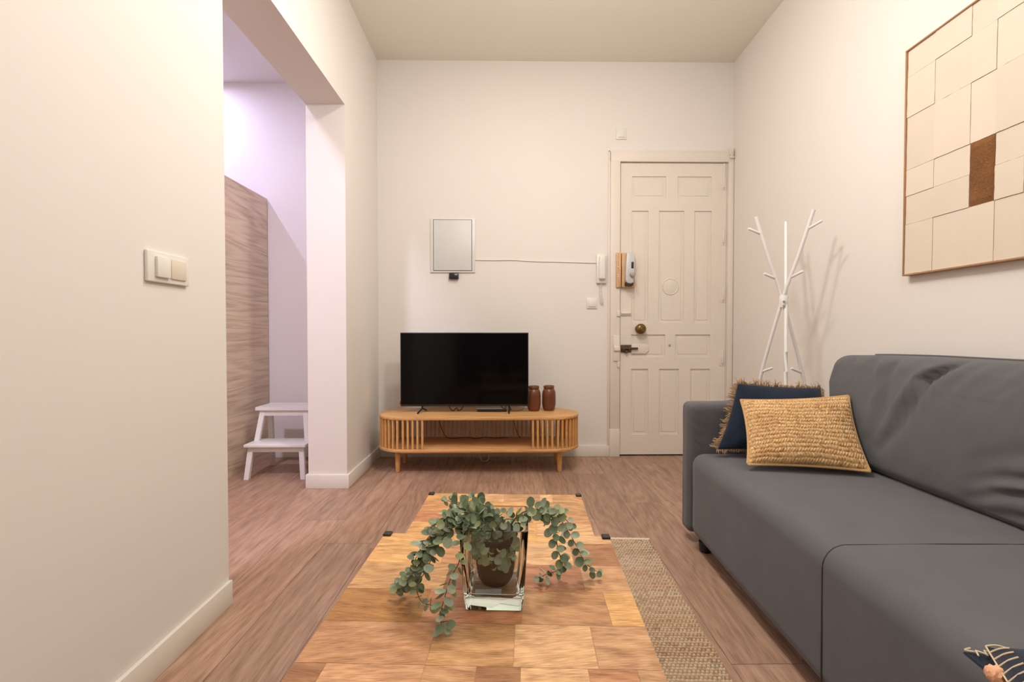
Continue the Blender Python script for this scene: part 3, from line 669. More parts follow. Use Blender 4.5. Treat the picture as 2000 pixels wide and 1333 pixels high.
# far-edge midpoint of the near table: (-0.025, 1.181); its centre sits half a depth (0.30) nearer
fe = Vector((-0.025, 1.181, 0)) - RN @ Vector((0, 0.300, 0))
table1 = coffee_table('coffee_table', fe.x, fe.y, 0.578, 0.600, 0.450, TR, [(a, max(b, -0.300), c) for a, b, c in rows], 'larger mango wood plank coffee table nearest the camera with plant on it', 11)
fy = [0.245, 0.165, 0.075, -0.015, -0.105, -0.185, -0.245]
FR = [[(.36, Ye), (.50, Lt), (.65, (1.0, .94, .84)), (.73, Md), (.81, Lt), (1, (1.02, .94, .78))],
      [(.25, (1.1, .98, .8)), (.7, Ye), (1, (.96, .9, .76))],
      [(.3, Rd), (.68, Md), (.80, Ye), (1, (1.02, .9, .76))],
      [(.2, Ye), (.45, Br), (.7, Ye), (1, Lt)], [(.4, Lt), (.7, Rd), (1, Ye)], [(.3, Br), (1, Md)]]
fe2 = Vector((-0.004, 1.714, 0)) - RN @ Vector((0, 0.245, 0))
table2 = coffee_table('coffee_table', fe2.x, fe2.y, 0.566, 0.490, 0.367, TR, [(fy[i], fy[i + 1], FR[i]) for i in range(6)], 'smaller, lower plank coffee table pushed partly under the larger one', 12)

# ------------------------------------------------------------------ jute rug
def rug():
    r = empty('jute_rug', (0.667, 2.128, 0), -0.045); tag(r, 'woven jute rug on the floor under the coffee tables, beside the sofa', 'rug')
    m = MB(); Wd, Ln = 1.02, 1.75; kx, ky = 0.0125, 0.0115; nx, ny = int(Wd / kx * 3), int(Ln / ky * 3)
    xs = np.linspace(-Wd, 0, nx + 1); ys = np.linspace(-Ln, -0.012, ny + 1)
    Xg, Yg = np.meshgrid(xs, ys, indexing='ij')
    rw = np.floor(Yg / ky); ph = Xg / kx + 0.5 * (np.mod(rw, 2))
    kid = np.floor(ph)
    hsh = np.mod(np.sin(kid * 12.9898 + rw * 78.233) * 43758.5453, 1.0); hrow = np.mod(np.sin(rw * 3.77) * 4758.5453, 1.0); hrow2 = np.mod(np.sin(np.floor(rw / 4) * 9.13) * 958.5453, 1.0)
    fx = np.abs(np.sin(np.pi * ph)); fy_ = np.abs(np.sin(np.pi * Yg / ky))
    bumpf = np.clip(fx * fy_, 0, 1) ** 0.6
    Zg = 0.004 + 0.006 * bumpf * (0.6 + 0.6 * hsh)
    Xo = Xg + 0.0035 * np.sin(Yg * 31) * (Xg > -0.02)
    co = np.stack([Xo, Yg, Zg], -1).reshape(-1, 3)
    me = bpy.data.meshes.new('rug_weave'); me.vertices.add(co.shape[0]); me.vertices.foreach_set('co', co.astype(np.float32).ravel())
    idx = np.arange((nx + 1) * (ny + 1)).reshape(nx + 1, ny + 1)
    q = np.stack([idx[:-1, :-1], idx[1:, :-1], idx[1:, 1:], idx[:-1, 1:]], -1).reshape(-1, 4)
    me.loops.add(q.size); me.loops.foreach_set('vertex_index', q.ravel().astype(np.int32))
    me.polygons.add(q.shape[0]); me.polygons.foreach_set('loop_start', np.arange(0, q.size, 4, dtype=np.int32)); me.update()
    me.polygons.foreach_set('use_smooth', np.ones(q.shape[0], bool))
    ca = me.color_attributes.new('tint', 'FLOAT_COLOR', 'POINT')
    t = (0.55 + 0.45 * bumpf)
    A = np.array(srgb(222, 184, 148)[:3]); B = np.array(srgb(190, 140, 100)[:3]); C_ = np.array(srgb(238, 216, 186)[:3])
    mixf = np.clip(0.5 * hsh + 0.6 * hrow2 - 0.1, 0, 1)[..., None]; mix2 = np.clip(hrow * 0.8 * (hsh > 0.4), 0, 1)[..., None]
    colr = (A * (1 - mixf) + C_ * mixf); colr = colr * (1 - mix2 * 0.6) + B * mix2 * 0.6
    dk = ((hsh < 0.10) * (0.25))[..., None]; colr = colr * (1 - dk)
    fib = 0.22 + 0.72 * bumpf[..., None]  # shade in the gaps between knots, multiplied into the colour
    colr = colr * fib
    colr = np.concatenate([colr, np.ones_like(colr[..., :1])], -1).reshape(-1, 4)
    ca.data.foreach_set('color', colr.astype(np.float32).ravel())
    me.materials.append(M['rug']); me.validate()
    o = bpy.data.objects.new('rug_weave', me); COL.objects.link(o); o.parent = r
    b = MB(); b.box(-Wd, -0.004, -Ln, -0.012, 0.0005, 0.0045, tint=srgb(120, 84, 52)[:3]); b.build('rug_backing', M['rug'], r)
    h = MB(); c = srgb(226, 208, 188)[:3]
    h.tube([(-Wd + i * Wd / 120, -0.008 + 0.0012 * math.sin(i * 1.9), 0.0075 + 0.0006 * math.sin(i * 2.7)) for i in range(121)], 0.0068, 8, tint=c)
    tag(h.build('hem', M['rug'], r), 'pale stitched hem')
rug()

# ------------------------------------------------------------------ sofa (frame turned with the right wall)
sofa = empty('sofa', (0, 0, 0), -RW); tag(sofa, 'charcoal grey fabric sofa along the right wall', 'sofa')
F0 = 0.772; BK = 1.625; SZ = 0.428; SBOT = 0.042
def soft_box(m, cx, cy, cz, hx, hy, hz, r, n=12, disp=None, crown=0.0):
    """rounded box made of six patches; disp(p, n) moves the skin"""
    t = bmesh.new(); bmesh.ops.create_cube(t, size=2)
    bmesh.ops.subdivide_edges(t, edges=list(t.edges), cuts=n, use_grid_fill=True)
    for v in t.verts:
        p = Vector((v.co.x * hx, v.co.y * hy, v.co.z * hz))
        # push grid lines toward the edges so that the rounding is well sampled
        q = Vector([math.copysign(abs(c) ** 0.75, c) * h for c, h in zip(v.co, (hx, hy, hz))])
        inner = Vector((max(-hx + r, min(hx - r, q.x)), max(-hy + r, min(hy - r, q.y)), max(-hz + r, min(hz - r, q.z))))
        d = q - inner
        p = inner + d.normalized() * r if d.length > 1e-9 else q
        if crown and p.z > hz - r: p.z += crown * (1 - (p.x / hx) ** 2) * (1 - (p.y / hy) ** 4)
        nrm = d.normalized() if d.length > 1e-9 else Vector((0, 0, 1))
        p = Vector((cx, cy, cz)) + p
        if disp: p = disp(p, nrm)
        v.co = p
    return m.add(t)
def cloth_noise(a=0.003, s=6.0):
    return lambda p, n: p + n * a * fnoise(p.x * s, p.y * s, p.z * s)
yA, yB_, yS = 2.125, 2.225, 1.185
def seatdisp(p, n):
    d = math.exp(-((p.y - yS) / 0.012) ** 2) * 0.003
    return p - n * d + n * 0.002 * fnoise(p.x * 5, p.y * 5, p.z * 5)
o = MB(); soft_box(o, (F0 + BK) / 2, (yA - 0.15) / 2, (SBOT + SZ) / 2, (BK - F0) / 2, (yA + 0.15) / 2, (SZ - SBOT) / 2, 0.058, 60, seatdisp, 0.006); o.build('seat', M['grey'], sofa)
# piping laid in the joint of the two seats, over the top and down the front
rr = 0.060
pts = [(1.42, yS, SZ + 0.0045)] + [(F0 + 0.42, yS, SZ + 0.005), (F0 + 0.3, yS, SZ + 0.0042), (F0 + 0.15, yS, SZ + 0.001)] + [(F0 + rr - math.sin(a) * rr, yS, SZ - rr + math.cos(a) * rr) for a in [math.pi / 2 * k / 8 for k in range(9)]] + [(F0, yS, 0.2), (F0, yS, SBOT + 0.01)]
o = MB(); o.tube(pts, 0.0026, 6); tag(o.build('seat_piping', M['seam'], sofa), 'dark seam line across the seat')
def armdisp(p, n):
    p = p + n * 0.004 * fnoise(p.x * 7, p.y * 7, p.z * 7)
    if n.y < -0.5:    # gathered folds near the front upper corner
        dx = p.x - (F0 + 0.035); dz = p.z - 0.50
        p.y += 0.006 * math.sin(dz * 150 + dx * 90) * math.exp(-(dx / 0.035) ** 2 - (dz / 0.09) ** 2)
    return p
o = MB(); soft_box(o, (F0 - 0.004 + BK) / 2, (yA + yB_) / 2, (SBOT + 0.648) / 2, (BK - F0 + 0.004) / 2, (yB_ - yA) / 2, (0.648 - SBOT) / 2, 0.030, 30, armdisp); o.build('armrest', M['grey'], sofa)
o = MB(); soft_box(o, (F0 - 0.004 + BK) / 2, -0.15 - 0.055, (SBOT + 0.648) / 2, (BK - F0 + 0.004) / 2, 0.05, (0.648 - SBOT) / 2, 0.030, 8); o.build('armrest', M['grey'], sofa)
o = MB(); soft_box(o, 1.575, (yA - 0.15) / 2, 0.50, 0.05, (yA + 0.15) / 2 - 0.001, 0.29, 0.03, 8); o.build('backrest', M['grey'], sofa)
for x, y in ((F0 + 0.045, 2.045), (BK - 0.06, 2.045), (F0 + 0.045, yS), (F0 + 0.045, -0.12), (BK - 0.06, -0.12)):
    o = MB(); o.cyl((x, y, 0), (x, y, SBOT + 0.004), 0.024, 0.028, seg=18, bev=0.003); o.build('foot', M['black'], sofa)
# back cushions
creases = [([(1.532, 0.875), (1.617, 0.799), (1.656, 0.711), (1.682, 0.631), (1.749, 0.538)], 0.019, 0.014),
           ([(1.58, 0.87), (1.655, 0.80), (1.70, 0.70), (1.72, 0.62)], -0.014, 0.018),
           ([(1.785, 0.84), (1.762, 0.674), (1.794, 0.568)], 0.009, 0.018), ([(1.84, 0.86), (1.80, 0.74), (1.82, 0.60)], -0.006, 0.016),
           ([(1.15, 0.585), (1.229, 0.575), (1.311, 0.564), (1.387, 0.532)], 0.014, 0.014), ([(1.15, 0.545), (1.229, 0.54), (1.324, 0.514), (1.402, 0.472)], 0.013, 0.012),
           ([(1.15, 0.562), (1.25, 0.555), (1.34, 0.535)], -0.010, 0.010),
           ([(1.15, 0.665), (1.231, 0.658), (1.326, 0.619), (1.404, 0.575)], 0.008, 0.02), ([(1.376, 0.86), (1.442, 0.793), (1.513, 0.682)], 0.005, 0.03),
           ([(1.30, 0.87), (1.34, 0.82), (1.39, 0.76)], 0.006, 0.016), ([(1.46, 0.87), (1.50, 0.82), (1.54, 0.76)], 0.005, 0.014), ([(1.90, 0.87), (1.88, 0.80), (1.86, 0.70)], 0.006, 0.018), ([(2.0, 0.86), (1.96, 0.78), (1.93, 0.66)], 0.006, 0.02),
           ([(1.18, 0.48), (1.28, 0.47), (1.36, 0.455)], 0.008, 0.012)]
def segd(px_, pz_, a, b):
    ax, az = a; bx, bz = b; dx, dz = bx - ax, bz - az; L2 = dx * dx + dz * dz
    t = max(0, min(1, ((px_ - ax) * dx + (pz_ - az) * dz) / L2)); return math.hypot(px_ - ax - dx * t, pz_ - az - dz * t), t
def back_cushion(y0, y1, shift, seed, name='back_cushion'):
    cy, hy = (y0 + y1) / 2, (y1 - y0) / 2; cz, hz = 0.654, 0.224; hx = 0.098; cx = 1.452
    def disp(p, n):
        yy = (p.y - cy) / hy; zz = (p.z - cz) / hz
        bulge = (1 - yy ** 4) * (1 - abs(zz) ** 3)
        if n.x < -0.2 or (p.x < cx):
            p.x -= 0.020 * bulge
        q = p.copy()
        front = max(0.0, -(p.x - cx) / hx)
        if front > 0.15:
            dsp = 0.0
            for poly, d, wd in creases:
                best = 9; bt = 0
                for si, (a, b) in enumerate(zip(poly, poly[1:])):
                    dd, t = segd(p.y - shift, p.z, a, b)
                    if dd < best: best = dd; bt = (si + t) / (len(poly) - 1)
                dsp += 1.5 * d * (1 - 0.7 * bt) * math.exp(-(best / (wd * (1 + 0.6 * bt))) ** 2)
            fade = min(1, (1 - abs(zz)) * 6 + 0.25)
            q.x += dsp * 1.15 * min(1, front) * fade
            q.x += 0.004 * fnoise(p.y * 7 + seed, p.z * 5, 3)
            q.x += 0.0035 * fnoise((p.y + p.z * 0.5) * 26 + seed, (p.z - p.y * .3) * 5, 7) * (0.4 + max(0, zz))
        # lean back against the wall side: the top moves outwards
        q.x += 0.082 * max(0.0, (zz + 1) / 2) ** 1.3 - 0.008
        # soft drooping ends
        if yy > 0.5: q.y += 0.034 * min(1, max(0, (zz - 0.1) / 0.35)) * (yy - 0.5) * 2
        q.z -= 0.012 * abs(yy) ** 6 * (1 if zz > 0 else 0.0)
        q.z += 0.006 * fnoise(p.y * 4 + seed, 0.5) * (1 if zz > 0.5 else 0)
        q.y -= 0.018 * (zz * 0.5 + 0.5) ** 3 * (1 if yy < -0.5 else -0.2) * 0.0
        return q
    m = MB(); soft_box(m, cx, cy, cz, hx, hy, hz, 0.048, 84, disp); 
    c = m.build(name, M['grey'], sofa, sharp=180)
    p = MB(); P = []
    for i in range(61):
        y = y0 + 0.05 + (y1 - y0 - 0.10) * i / 60
        v = disp(Vector((cx + hx - 0.035, y, cz + hz - 0.002)), Vector((0, 0, 1))); P.append(v + Vector((0.0, 0, 0.003)))
    p.tube(P, 0.0045, 7); p.build('piping', M['grey'], c)
back_cushion(1.150, 2.118, 0.0, 0)
back_cushion(0.08, 1.138, -1.0, 40)

# ------------------------------------------------------------------ throw pillows
def pillow_surface(C4, th, n, side, pinch=0.05, pw=2.6, dispf=None, sag=None):
    BL, BR, TRr, TL = [Vector(c) for c in C4]
    nrm = (BR - BL).cross(TL - BL).normalized()
    def fn(u, v):
        a, b = u * 2 - 1, v * 2 - 1
        # edges curve inward between the corners
        ua = 0.5 + 0.5 * a * (1 - pinch * (1 - b * b)); vb = 0.5 + 0.5 * b * (1 - pinch * (1 - a * a))
        p = (BL * (1 - ua) + BR * ua) * (1 - vb) + (TL * (1 - ua) + TRr * ua) * vb
        t = ((1 - abs(a) ** pw) * (1 - abs(b) ** pw)); t = max(0, t) ** 0.55
        d = th * t * side
        if dispf: d += dispf(u, v) * side * min(1, t * 4)
        return p + nrm * d
    return fn, nrm
def pillow_mesh(m, C4, th, nu, nv, dispf=None, tintfn=None, pinch=0.05, backscale=1.0):
    f1, nr = pillow_surface(C4, th, 0, 1, pinch, dispf=dispf); f2, _ = pillow_surface(C4, th * backscale, 0, -1, pinch, dispf=dispf)
    m.grid(f1, nu, nv, tintfn)
    vs = m.grid(lambda u, v: f2(1 - u, v), nu, nv, tintfn)
    bmesh.ops.remove_doubles(m.bm, verts=list(m.bm.verts), dist=0.0002)
    return f1, nr
# navy pillow with jute fringe, leaning on the far armrest
nv = empty('throw_pillow', (1.2, 2.03, 0.44)); tag(nv, 'navy pillow with shaggy jute fringe leaning on the far sofa armrest', 'pillow')
def loc(pts, o): return [Vector(p) - o.location for p in pts]
C4 = loc([(0.918, 1.985, 0.462), (1.38, 1.92, 0.462), (1.425, 2.062, 0.722), (1.048, 2.068, 0.742)], nv)
m = MB(); nf, nn_ = pillow_mesh(m, C4, 0.052, 60, 60, dispf=lambda u, v: 0.004 * fnoise(u * 5, v * 5, 2) + 0.002 * fnoise(u * 12, v * 3, 5)); m.build('cover', M['navy'], nv, sharp=180, recalc=True)
m = MB(); rnd = random.Random(4)
edgef = [lambda t: nf(t, 0.0), lambda t: nf(1.0, t), lambda t: nf(1 - t, 1.0), lambda t: nf(0.0, 1 - t)]
cen = sum(C4, Vector()) / 4
for ei, ef in enumerate(edgef):
    nst = (150, 90, 150, 130)[ei]
    for k in range(nst):
        t = (k + rnd.random()) / nst; p = ef(t); q = ef(min(1, t + 0.01)); tan = (q - ef(max(0, t - 0.01))).normalized()
        out = tan.cross(nn_).normalized()
        if out.dot(p - cen) < 0: out = -out
        # denser tufts in places, some upright and some flopped over
        tuft = fnoise(t * 9 + ei * 5, 1.3); L = rnd.uniform(0.018, 0.034) * (1.15 if tuft > 0 else 0.75)
        if ei == 0: L *= 0.75
        wv = Vector((rnd.uniform(-1, 1), rnd.uniform(-1, 1), rnd.uniform(-1, 1))) * 0.45
        side = tan * fnoise(t * 14 + ei * 3, 4.2) * 0.9
        d1 = (out + wv * 0.6 + side).normalized()
        d2 = (d1 + Vector((0, 0, -0.75 if tuft < 0.1 else -0.1)) + wv * 0.5 - nn_ * 0 ).normalized()
        a = p - out * 0.003; b = a + d1 * L * 0.5; c = b + d2 * L * 0.5
        g = rnd.uniform(0.7, 1.25)
        zmin = 0.437 - nv.location.z
        for v_ in (b, c): v_.z = max(v_.z, zmin)
        m.tube([a, b, c], 0.0021, 4, rend=0.0012)
tag(m.build('fringe', M['fringe'], nv, sharp=180), 'shaggy tan jute fringe', kind='stuff')
# jute lumbar pillow
jt = empty('throw_pillow', (1.18, 1.80, 0.44)); tag(jt, 'braided golden jute lumbar pillow in front of the navy fringed pillow', 'pillow')
C4 = loc([(0.949, 1.785, 0.456), (1.355, 1.690, 0.456), (1.425, 1.895, 0.706), (1.003, 1.945, 0.682)], jt)
JN = 17
def jtone(u, v):
    rw = v * JN + 1.1 * fnoise(u * 2.4, v * 2.0, 1.0) + 0.25 * fnoise(u * 11, v * 6, 8.0)
    k = math.floor(rw); fr_ = rw - k
    s = 1 if k % 2 else -1
    br = u * 40 + s * fr_ * 0.9 + k * 0.37
    bf = abs(math.sin(math.pi * br)); rf = abs(math.sin(math.pi * fr_))
    return rw, k, fr_, bf, rf, math.floor(br)
def jdisp(u, v):
    rw, k, fr_, bf, rf, bi = jtone(u, v); return 0.0050 * (rf ** 0.5) * (0.40 + 0.60 * bf) + 0.004 * fnoise(u * 3, v * 3, 9) + 0.0022 * fnoise(u * 60, v * 26, 2)
ja = np.array(srgb(224, 182, 128)[:3]); jb = np.array(srgb(176, 126, 78)[:3]); jc = np.array(srgb(240, 208, 158)[:3])
def jtint(u, v):
    rw, k, fr_, bf, rf, bi = jtone(u, v)
    h = (math.sin(bi * 12.9898 + k * 78.233) * 43758.5) % 1.0; zone = 0.5 + 0.9 * fnoise(u * 3.5, v * 7, 4.0)
    f = 0.55 * h + 0.5 * zone
    c = ja * (1 - abs(f - 0.5)) + (jb if f > 0.5 else jc) * abs(f - 0.5)
    if h > 0.95: c = c * 0.8
    return tuple(float(x) for x in c * (0.50 + 0.55 * (bf * rf) ** 0.5 + 0.45 * fnoise(u * 90, v * 40, 6)))
m = MB(); jf, jn = pillow_mesh(m, C4, 0.050, 230, 120, dispf=jdisp, tintfn=jtint, pinch=0.06); m.build('cover', M['jute'], jt, sharp=180, recalc=True)
m = MB()   # braided welt round the edge
loop = [jf(t / 60, 0) for t in range(60)] + [jf(1, t / 40) for t in range(40)] + [jf(1 - t / 60, 1) for t in range(60)] + [jf(0, 1 - t / 40) for t in range(41)]
for ph in (0, math.pi):
    P = []
    for i in range(len(loop) - 1):
        for k in range(3):
            p = loop[i].lerp(loop[i + 1], k / 3); a = (i * 3 + k) * 0.62 + ph; P.append(p + Vector((math.cos(a) * 0.002, math.sin(a) * 0.0025, math.sin(a) * 0.003)))
    m.tube(P, 0.0046, 6, tint=tuple(float(q) for q in ja * 0.8))
m.build('welt', M['jute'], jt, sharp=180)
# navy stitched pillow, near, overhanging the sofa front
np_ = empty('throw_pillow', (0.95, 0.5, 0.44)); tag(np_, 'navy pillow with cream blanket stitching at the near end of the sofa seat', 'pillow')
A = Vector((0.772, 0.722, 0.466)); e1 = Vector((-0.60, -0.80, 0.0)); e2 = Vector((0.80, -0.60, 0.0)); S_ = 0.42
e1 = Vector((-0.50, -0.86, 0)).normalized(); e2 = Vector((0.86, -0.50, 0.10)).normalized()
TLc = A; BLc = A + e1 * S_ * 0.9 ; BRc = BLc + e2 * S_; TRc = A + e2 * S_
C4 = loc([tuple(BLc), tuple(BRc), tuple(TRc), tuple(TLc)], np_)
m = MB(); f1, nr = pillow_surface(C4, 0.055, 0, 1, -0.02); f2, _ = pillow_surface(C4, 0.016, 0, -1, -0.02)
m.grid(f1, 40, 40); m.grid(lambda u, v: f2(1 - u, v), 40, 40); bmesh.ops.remove_doubles(m.bm, verts=list(m.bm.verts), dist=0.0003)
m.build('cover', M['navy'], np_, sharp=180, recalc=True)
m = MB(); # lower flange: the back cloth, a little larger than the front
fl = [Vector((-0.030, 0.008, -0.012)), Vector((0.05, -0.01, -0.012)), Vector((0.06, -0.10, -0.010)), Vector((-0.045, -0.12, -0.016))]
a0 = TLc - np_.location
t = bmesh.new(); vs = [t.verts.new(a0 + v) for v in fl]; f = t.faces.new(vs); r_ = bmesh.ops.extrude_face_region(t, geom=[f]); bmesh.ops.translate(t, vec=(0, 0, -0.004), verts=[v for v in r_['geom'] if isinstance(v, bmesh.types.BMVert)]); bmesh.ops.recalc_face_normals(t, faces=list(t.faces))
bmesh.ops.bevel(t, geom=list(t.edges), offset=0.0015, segments=2, affect='EDGES'); m.add(t); m.build('flange', M['navy'], np_)
m = MB()
L0 = TLc - np_.location; up = Vector((0, 0, 0.004))
def ln(pts, r=0.0013): m.tube(smooth_path(pts, 4), r, 6)
edge = [f1(0.0, 1 - t / 20) + Vector((0, 0, 0.001)) for t in range(21)]
ln(edge)
for k in range(0, 20):
    v = 1 - k / 21.0; p = f1(0.0, v) + Vector((0, 0, 0.0015)); q = f1(0.055, v - 0.002) + Vector((0, 0, 0.002)); ln([p, p.lerp(q, 0.5) + Vector((0, 0, 0.0025)), q])
b0 = L0 + Vector((-0.028, 0.006, -0.009))
ln([b0 + Vector((0.012, 0.003, 0.001)), b0, b0 + Vector((0.012, -0.008, 0.002))])
for k in range(5):
    c0 = b0 + Vector((0.004 + k * 0.007, -0.018 + (k % 2) * 0.012, 0.003)); ln([c0, c0 + Vector((0.004, 0.008 if k % 2 == 0 else -0.008, 0.002)), c0 + Vector((0.008, 0.012 if k % 2 == 0 else -0.012, 0))])
tag(m.build('blanket_stitch', M['stitch'], np_), 'cream blanket stitching')
m = MB(); t = bmesh.new(); bmesh.ops.create_icosphere(t, subdivisions=3, radius=0.013)
for v in t.verts: v.co *= 1 + 0.12 * math.sin(math.atan2(v.co.y, v.co.x) * 9)
m.add(t, Matrix.Translation(L0 + Vector((-0.036, -0.050, -0.008)))); tag(m.build('tassel_knot', plain('peach_yarn', srgb(232, 176, 138), 0.9, bstr=0.6), np_), 'peach yarn knot')

# ------------------------------------------------------------------ glass vase and plant
TBL = 0.4505
vz = empty('glass_vase', (-0.0205, 0.905, TBL), TR); tag(vz, 'clear square glass vase with thick base on the near coffee table', 'vase')
def rsq(h, r, n=6):
    out = []
    for cx, cy, a0 in ((h - r, h - r, 0), (-h + r, h - r, 90), (-h + r, -h + r, 180), (h - r, -h + r, 270)):
        for k in range(n + 1):
            a = math.radians(a0 + 90 * k / n); out.append((cx + r * math.cos(a), cy + r * math.sin(a)))
    return out
m = MB(); rings = []
prof = [(0.050, 0.006, 0.0008), (0.054, 0.007, 0.003), (0.0565, 0.009, 0.022), (0.0615, 0.009, 0.100), (0.0645, 0.009, 0.153), (0.0640, 0.008, 0.155), (0.0600, 0.008, 0.155), (0.0592, 0.010, 0.152), (0.0560, 0.012, 0.100), (0.0500, 0.012, 0.034), (0.0450, 0.012, 0.026), (0.030, 0.010, 0.0235)]
for h_, r_, z_ in prof: rings.append([m.bm.verts.new((x, y, z_)) for x, y in rsq(h_, r_)])
for a, b in zip(rings, rings[1:]):
    for k in range(len(a)): f = m.bm.faces.new([a[k], a[(k + 1) % len(a)], b[(k + 1) % len(a)], b[k]]); f.smooth = True
m.bm.faces.new(rings[0][::-1]); m.bm.faces.new(rings[-1])
m.build('vase_body', M['glass'], vz, sharp=60, recalc=True)
pl = empty('eucalyptus_plant', (-0.0205, 0.905, TBL)); tag(pl, 'trailing eucalyptus with round grey-green leaves potted in the glass vase', 'plant')
PLO = pl.location
m = MB(); z0 = 0.0262
m.lathe([(0.022, z0), (0.029, z0 + 0.001), (0.0345, z0 + 0.012), (0.0375, z0 + 0.03), (0.0425, z0 + 0.088), (0.0445, z0 + 0.0885), (0.0445, z0 + 0.097), (0.0415, z0 + 0.097), (0.040, z0 + 0.085)], 0, 0, 40)
m.build('plant_pot', M['pot'], pl)
m = MB(); m.cyl((0, 0, z0 + 0.075), (0, 0, z0 + 0.088), 0.0395, seg=30); m.build('soil', M['soil'], pl)
tg = MB(); tg.box(-0.038, 0.012, -0.044, -0.030, 0.0247, 0.0254); g = tg.build('paper_tag', M['paper']); g.location = tuple(PLO); tag(g, 'small white paper tag lying in the glass vase under the plant pot', 'tag')
BR = {
    'A': [(-0.038, 0.9, 0.574), (-0.063, 0.9, 0.615), (-0.093, 0.89, 0.624), (-0.121, 0.88, 0.598), (-0.139, 0.87, 0.573), (-0.152, 0.86, 0.539), (-0.169, 0.87, 0.505), (-0.192, 0.89, 0.479), (-0.215, 0.9, 0.472)],
    'B': [(-0.042, 0.88, 0.588), (-0.07, 0.86, 0.621), (-0.103, 0.85, 0.606), (-0.13, 0.84, 0.573), (-0.142, 0.83, 0.545), (-0.161, 0.83, 0.512), (-0.154, 0.83, 0.484), (-0.132, 0.82, 0.482), (-0.112, 0.815, 0.479)],
    'C': [(-0.056, 0.875, 0.59), (-0.075, 0.84, 0.612), (-0.083, 0.82, 0.564), (-0.096, 0.81, 0.541), (-0.104, 0.8, 0.519), (-0.111, 0.79, 0.494), (-0.112, 0.785, 0.475), (-0.106, 0.785, 0.462)],
    'D': [(-0.038, 0.9, 0.574), (-0.06, 0.93, 0.608), (-0.088, 0.95, 0.615), (-0.11, 0.96, 0.62)],
    'E': [(-0.034, 0.92, 0.571), (-0.04, 0.95, 0.605), (-0.058, 0.97, 0.615), (-0.067, 0.97, 0.623)],
    'F': [(-0.028, 0.9, 0.569), (-0.043, 0.89, 0.609), (-0.071, 0.87, 0.632), (-0.089, 0.86, 0.624), (-0.113, 0.86, 0.626), (-0.131, 0.86, 0.615)],
    'G': [(-0.023, 0.88, 0.578), (-0.01, 0.88, 0.608), (0.012, 0.88, 0.613), (0.027, 0.88, 0.605)],
    'H': [(-0.003, 0.9, 0.569), (0.017, 0.9, 0.605), (0.043, 0.91, 0.618), (0.074, 0.92, 0.613), (0.101, 0.93, 0.602), (0.123, 0.94, 0.571), (0.146, 0.95, 0.529), (0.163, 0.955, 0.495), (0.18, 0.96, 0.475), (0.192, 0.963, 0.467)],
    'I': [(0.074, 0.92, 0.612), (0.091, 0.93, 0.592), (0.102, 0.935, 0.558), (0.107, 0.94, 0.524), (0.117, 0.945, 0.5), (0.122, 0.95, 0.486), (0.103, 0.95, 0.474), (0.082, 0.945, 0.470), (0.07, 0.94, 0.466)],
    'J': [(-0.02, 0.89, 0.584), (-0.032, 0.87, 0.578), (-0.039, 0.868, 0.554), (-0.035, 0.868, 0.544)],
    'K': [(-0.013, 0.89, 0.578), (-0.003, 0.875, 0.565), (-0.01, 0.868, 0.544), (-0.018, 0.868, 0.532)],
    'L': [(-0.003, 0.9, 0.574), (0.013, 0.885, 0.566), (0.012, 0.88, 0.545)],
    'M': [(-0.028, 0.89, 0.579), (-0.050, 0.875, 0.597), (-0.060, 0.87, 0.592), (-0.055, 0.872, 0.573)],
    'N': [(-0.018, 0.91, 0.57), (-0.024, 0.92, 0.591), (-0.008, 0.93, 0.603)],
    'O': [(-0.032, 0.875, 0.587), (-0.048, 0.872, 0.567), (-0.044, 0.872, 0.547)],
}
rb = random.Random(31)
for k_ in ('A', 'B', 'F', 'D', 'E', 'H', 'A', 'F', 'E'):
    P_ = BR[k_]; jx, jy, jz = rb.uniform(-0.014, 0.014), rb.uniform(-0.012, 0.012), rb.uniform(-0.006, 0.006); cut = rb.choice([len(P_), len(P_) - 1, max(4, len(P_) - 3)]) if k_ != 'H' else 6
    BR[k_ + str(len(BR))] = [(max(-0.208, a + jx * i / 3), b + jy * i / 3, max(0.460, c + jz * i / 3)) for i, (a, b, c) in enumerate(P_[:cut])]
for n_, (dx_, dz_, k_) in enumerate(((-0.012, 0.0, 'J'), (0.010, 0.002, 'K'), (0.006, 0.008, 'J'), (0.018, -0.002, 'K'), (-0.006, 0.010, 'O'), (-0.004, 0.006, 'L'))):
    BR[k_ + 'i%d' % n_] = [(a + dx_ * i / 3, b, c + dz_) for i, (a, b, c) in enumerate(BR[k_])]
pal = [srgb(134, 150, 120), srgb(154, 168, 140), srgb(112, 128, 98), srgb(162, 172, 150), srgb(146, 154, 114)]
def add_leaf(m, base, d, nrm, size, tint, cup=0.25, asp=0.92, warm=None):
    d = d.normalized(); s = d.cross(nrm).normalized(); n = s.cross(d).normalized()
    stalk = size * 0.18; ctr = base + d * (stalk + size * 0.5)
    K = 12; rim = []; mid = []
    for k in range(K):
        a = 2 * math.pi * k / K; x = math.cos(a); y = math.sin(a) * asp
        if x > 0.9: x *= 1.04
        h = cup * size * 0.5 * (y * y * 0.8 + x * x * 0.35)
        rim.append(m.bm.verts.new(ctr + d * x * size * 0.5 + s * y * size * 0.5 + n * h))
        mid.append(m.bm.verts.new(ctr + d * x * size * 0.26 + s * y * size * 0.26 + n * h * 0.25))
    c = m.bm.verts.new(ctr); fs = []
    for k in range(K):
        fs.append(m.bm.faces.new([mid[k], rim[k], rim[(k + 1) % K], mid[(k + 1) % K]])); fs.append(m.bm.faces.new([c, mid[k], mid[(k + 1) % K]]))
    b2 = m.bm.verts.new(base - s * size * 0.03); b3 = m.bm.verts.new(base + s * size * 0.03); fs.append(m.bm.faces.new([b2, b3, rim[K // 2]]))
    for f in fs: f.smooth = True
    m._paint(fs, tint)
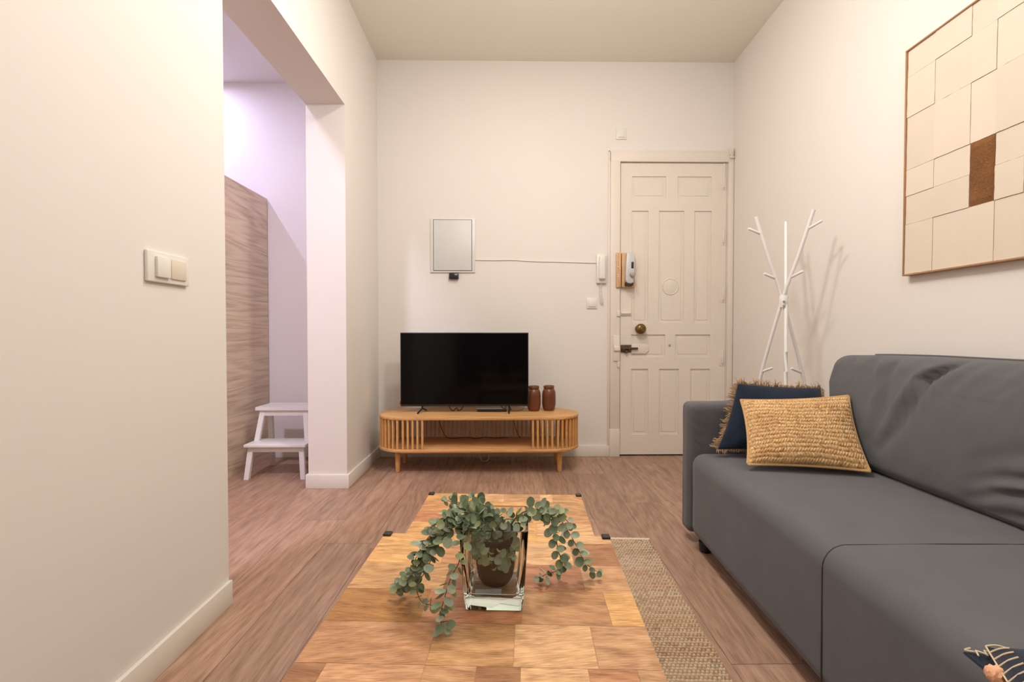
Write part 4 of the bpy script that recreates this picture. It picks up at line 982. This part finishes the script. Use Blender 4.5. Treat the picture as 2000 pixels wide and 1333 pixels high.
rl = random.Random(9)
for key, P in BR.items():
    path = smooth_path([Vector(p) - PLO for p in P], 8)
    inside = key[0] in 'JKLMO'
    if key not in 'I': # root the branch in the soil
        root = Vector((rl.uniform(-0.015, 0.015), rl.uniform(-0.012, 0.012), z0 + 0.084)); path = smooth_path([root, root.lerp(path[0], 0.6) + Vector((0, 0, 0.004)), path[0]], 4)[:-1] + path
    sm = MB(); sm.tube(path, 0.0013, 6, rend=0.0007); stem = sm.build('branch', M['stem'], pl)
    lm = MB(); acc = 0; ang = rl.uniform(0, 3.1); start = 6 if key not in 'I' else 2
    total = sum((b - a).length for a, b in zip(path, path[1:])); run = 0
    step = 0.0092
    for i in range(1, len(path)):
        seg = path[i] - path[i - 1]; run += seg.length; acc += seg.length
        if i < start or acc < step: continue
        acc = 0; t = seg.normalized(); frac = run / total
        ang += math.pi / 2 + rl.uniform(-0.3, 0.3)
        a = t.cross(Vector((0.1, 0.2, 1)));
        if a.length < 0.05: a = t.cross(Vector((1, 0, 0)))
        a.normalize(); b = t.cross(a).normalized(); sd = a * math.cos(ang) + b * math.sin(ang)
        size = rl.uniform(0.0145, 0.0215) * (1.0 if frac < 0.85 else 0.85)
        small = (key[0] == 'B' and frac > 0.72)
        if small: size *= 0.72
        for sg in (1, -1):
            if rl.random() < 0.08: continue
            d = (sd * sg + t * rl.uniform(0.1, 0.7) + Vector((0, -0.12, -0.25)) * rl.random()).normalized()
            nr = (t * -0.8 + Vector((0, -0.55, 0.75)) + Vector((rl.uniform(-.5, .5), rl.uniform(-.4, .4), rl.uniform(-.3, .3)))).normalized()
            if inside: nr = (Vector((0, -1, 0.15)) + Vector((rl.uniform(-.3, .3), 0, rl.uniform(-.2, .3)))).normalized(); d = Vector((d.x, d.y * 0.25, d.z)).normalized()
            c = pal[rl.randrange(5)]; g = rl.uniform(0.78, 1.18)
            base = path[i]
            tip = base + d * size * 1.2
            if tip.z < 0.003: d.z += (0.004 - tip.z) / (size * 1.2); d.normalize()
            if inside and tip.y < -0.050: d.y = 0.0; d.normalize()
            add_leaf(lm, base, d, nr, size, (c[0] * g, c[1] * g, c[2] * g), rl.uniform(0.15, 0.5))
    # leaf tuft on the tip
    t = (path[-1] - path[-3]).normalized()
    for k in range(3):
        d = (t + Vector((rl.uniform(-.7, .7), rl.uniform(-.5, .5), rl.uniform(-.1, .6)))).normalized(); c = pal[1]
        if (path[-1] + d * 0.014).z < 0.003: d.z = abs(d.z) + 0.1
        add_leaf(lm, path[-1], d, Vector((0, -0.6, 0.8)), 0.011, c[:3], 0.4)
    for v in lm.bm.verts:
        if v.co.z < 0.0012: v.co.z = 0.0012 + rl.uniform(0, 0.0006)
        if inside and v.co.y < -0.052: v.co.y = -0.052
    lm.build('leaves', M['leaf'], stem, sharp=180)
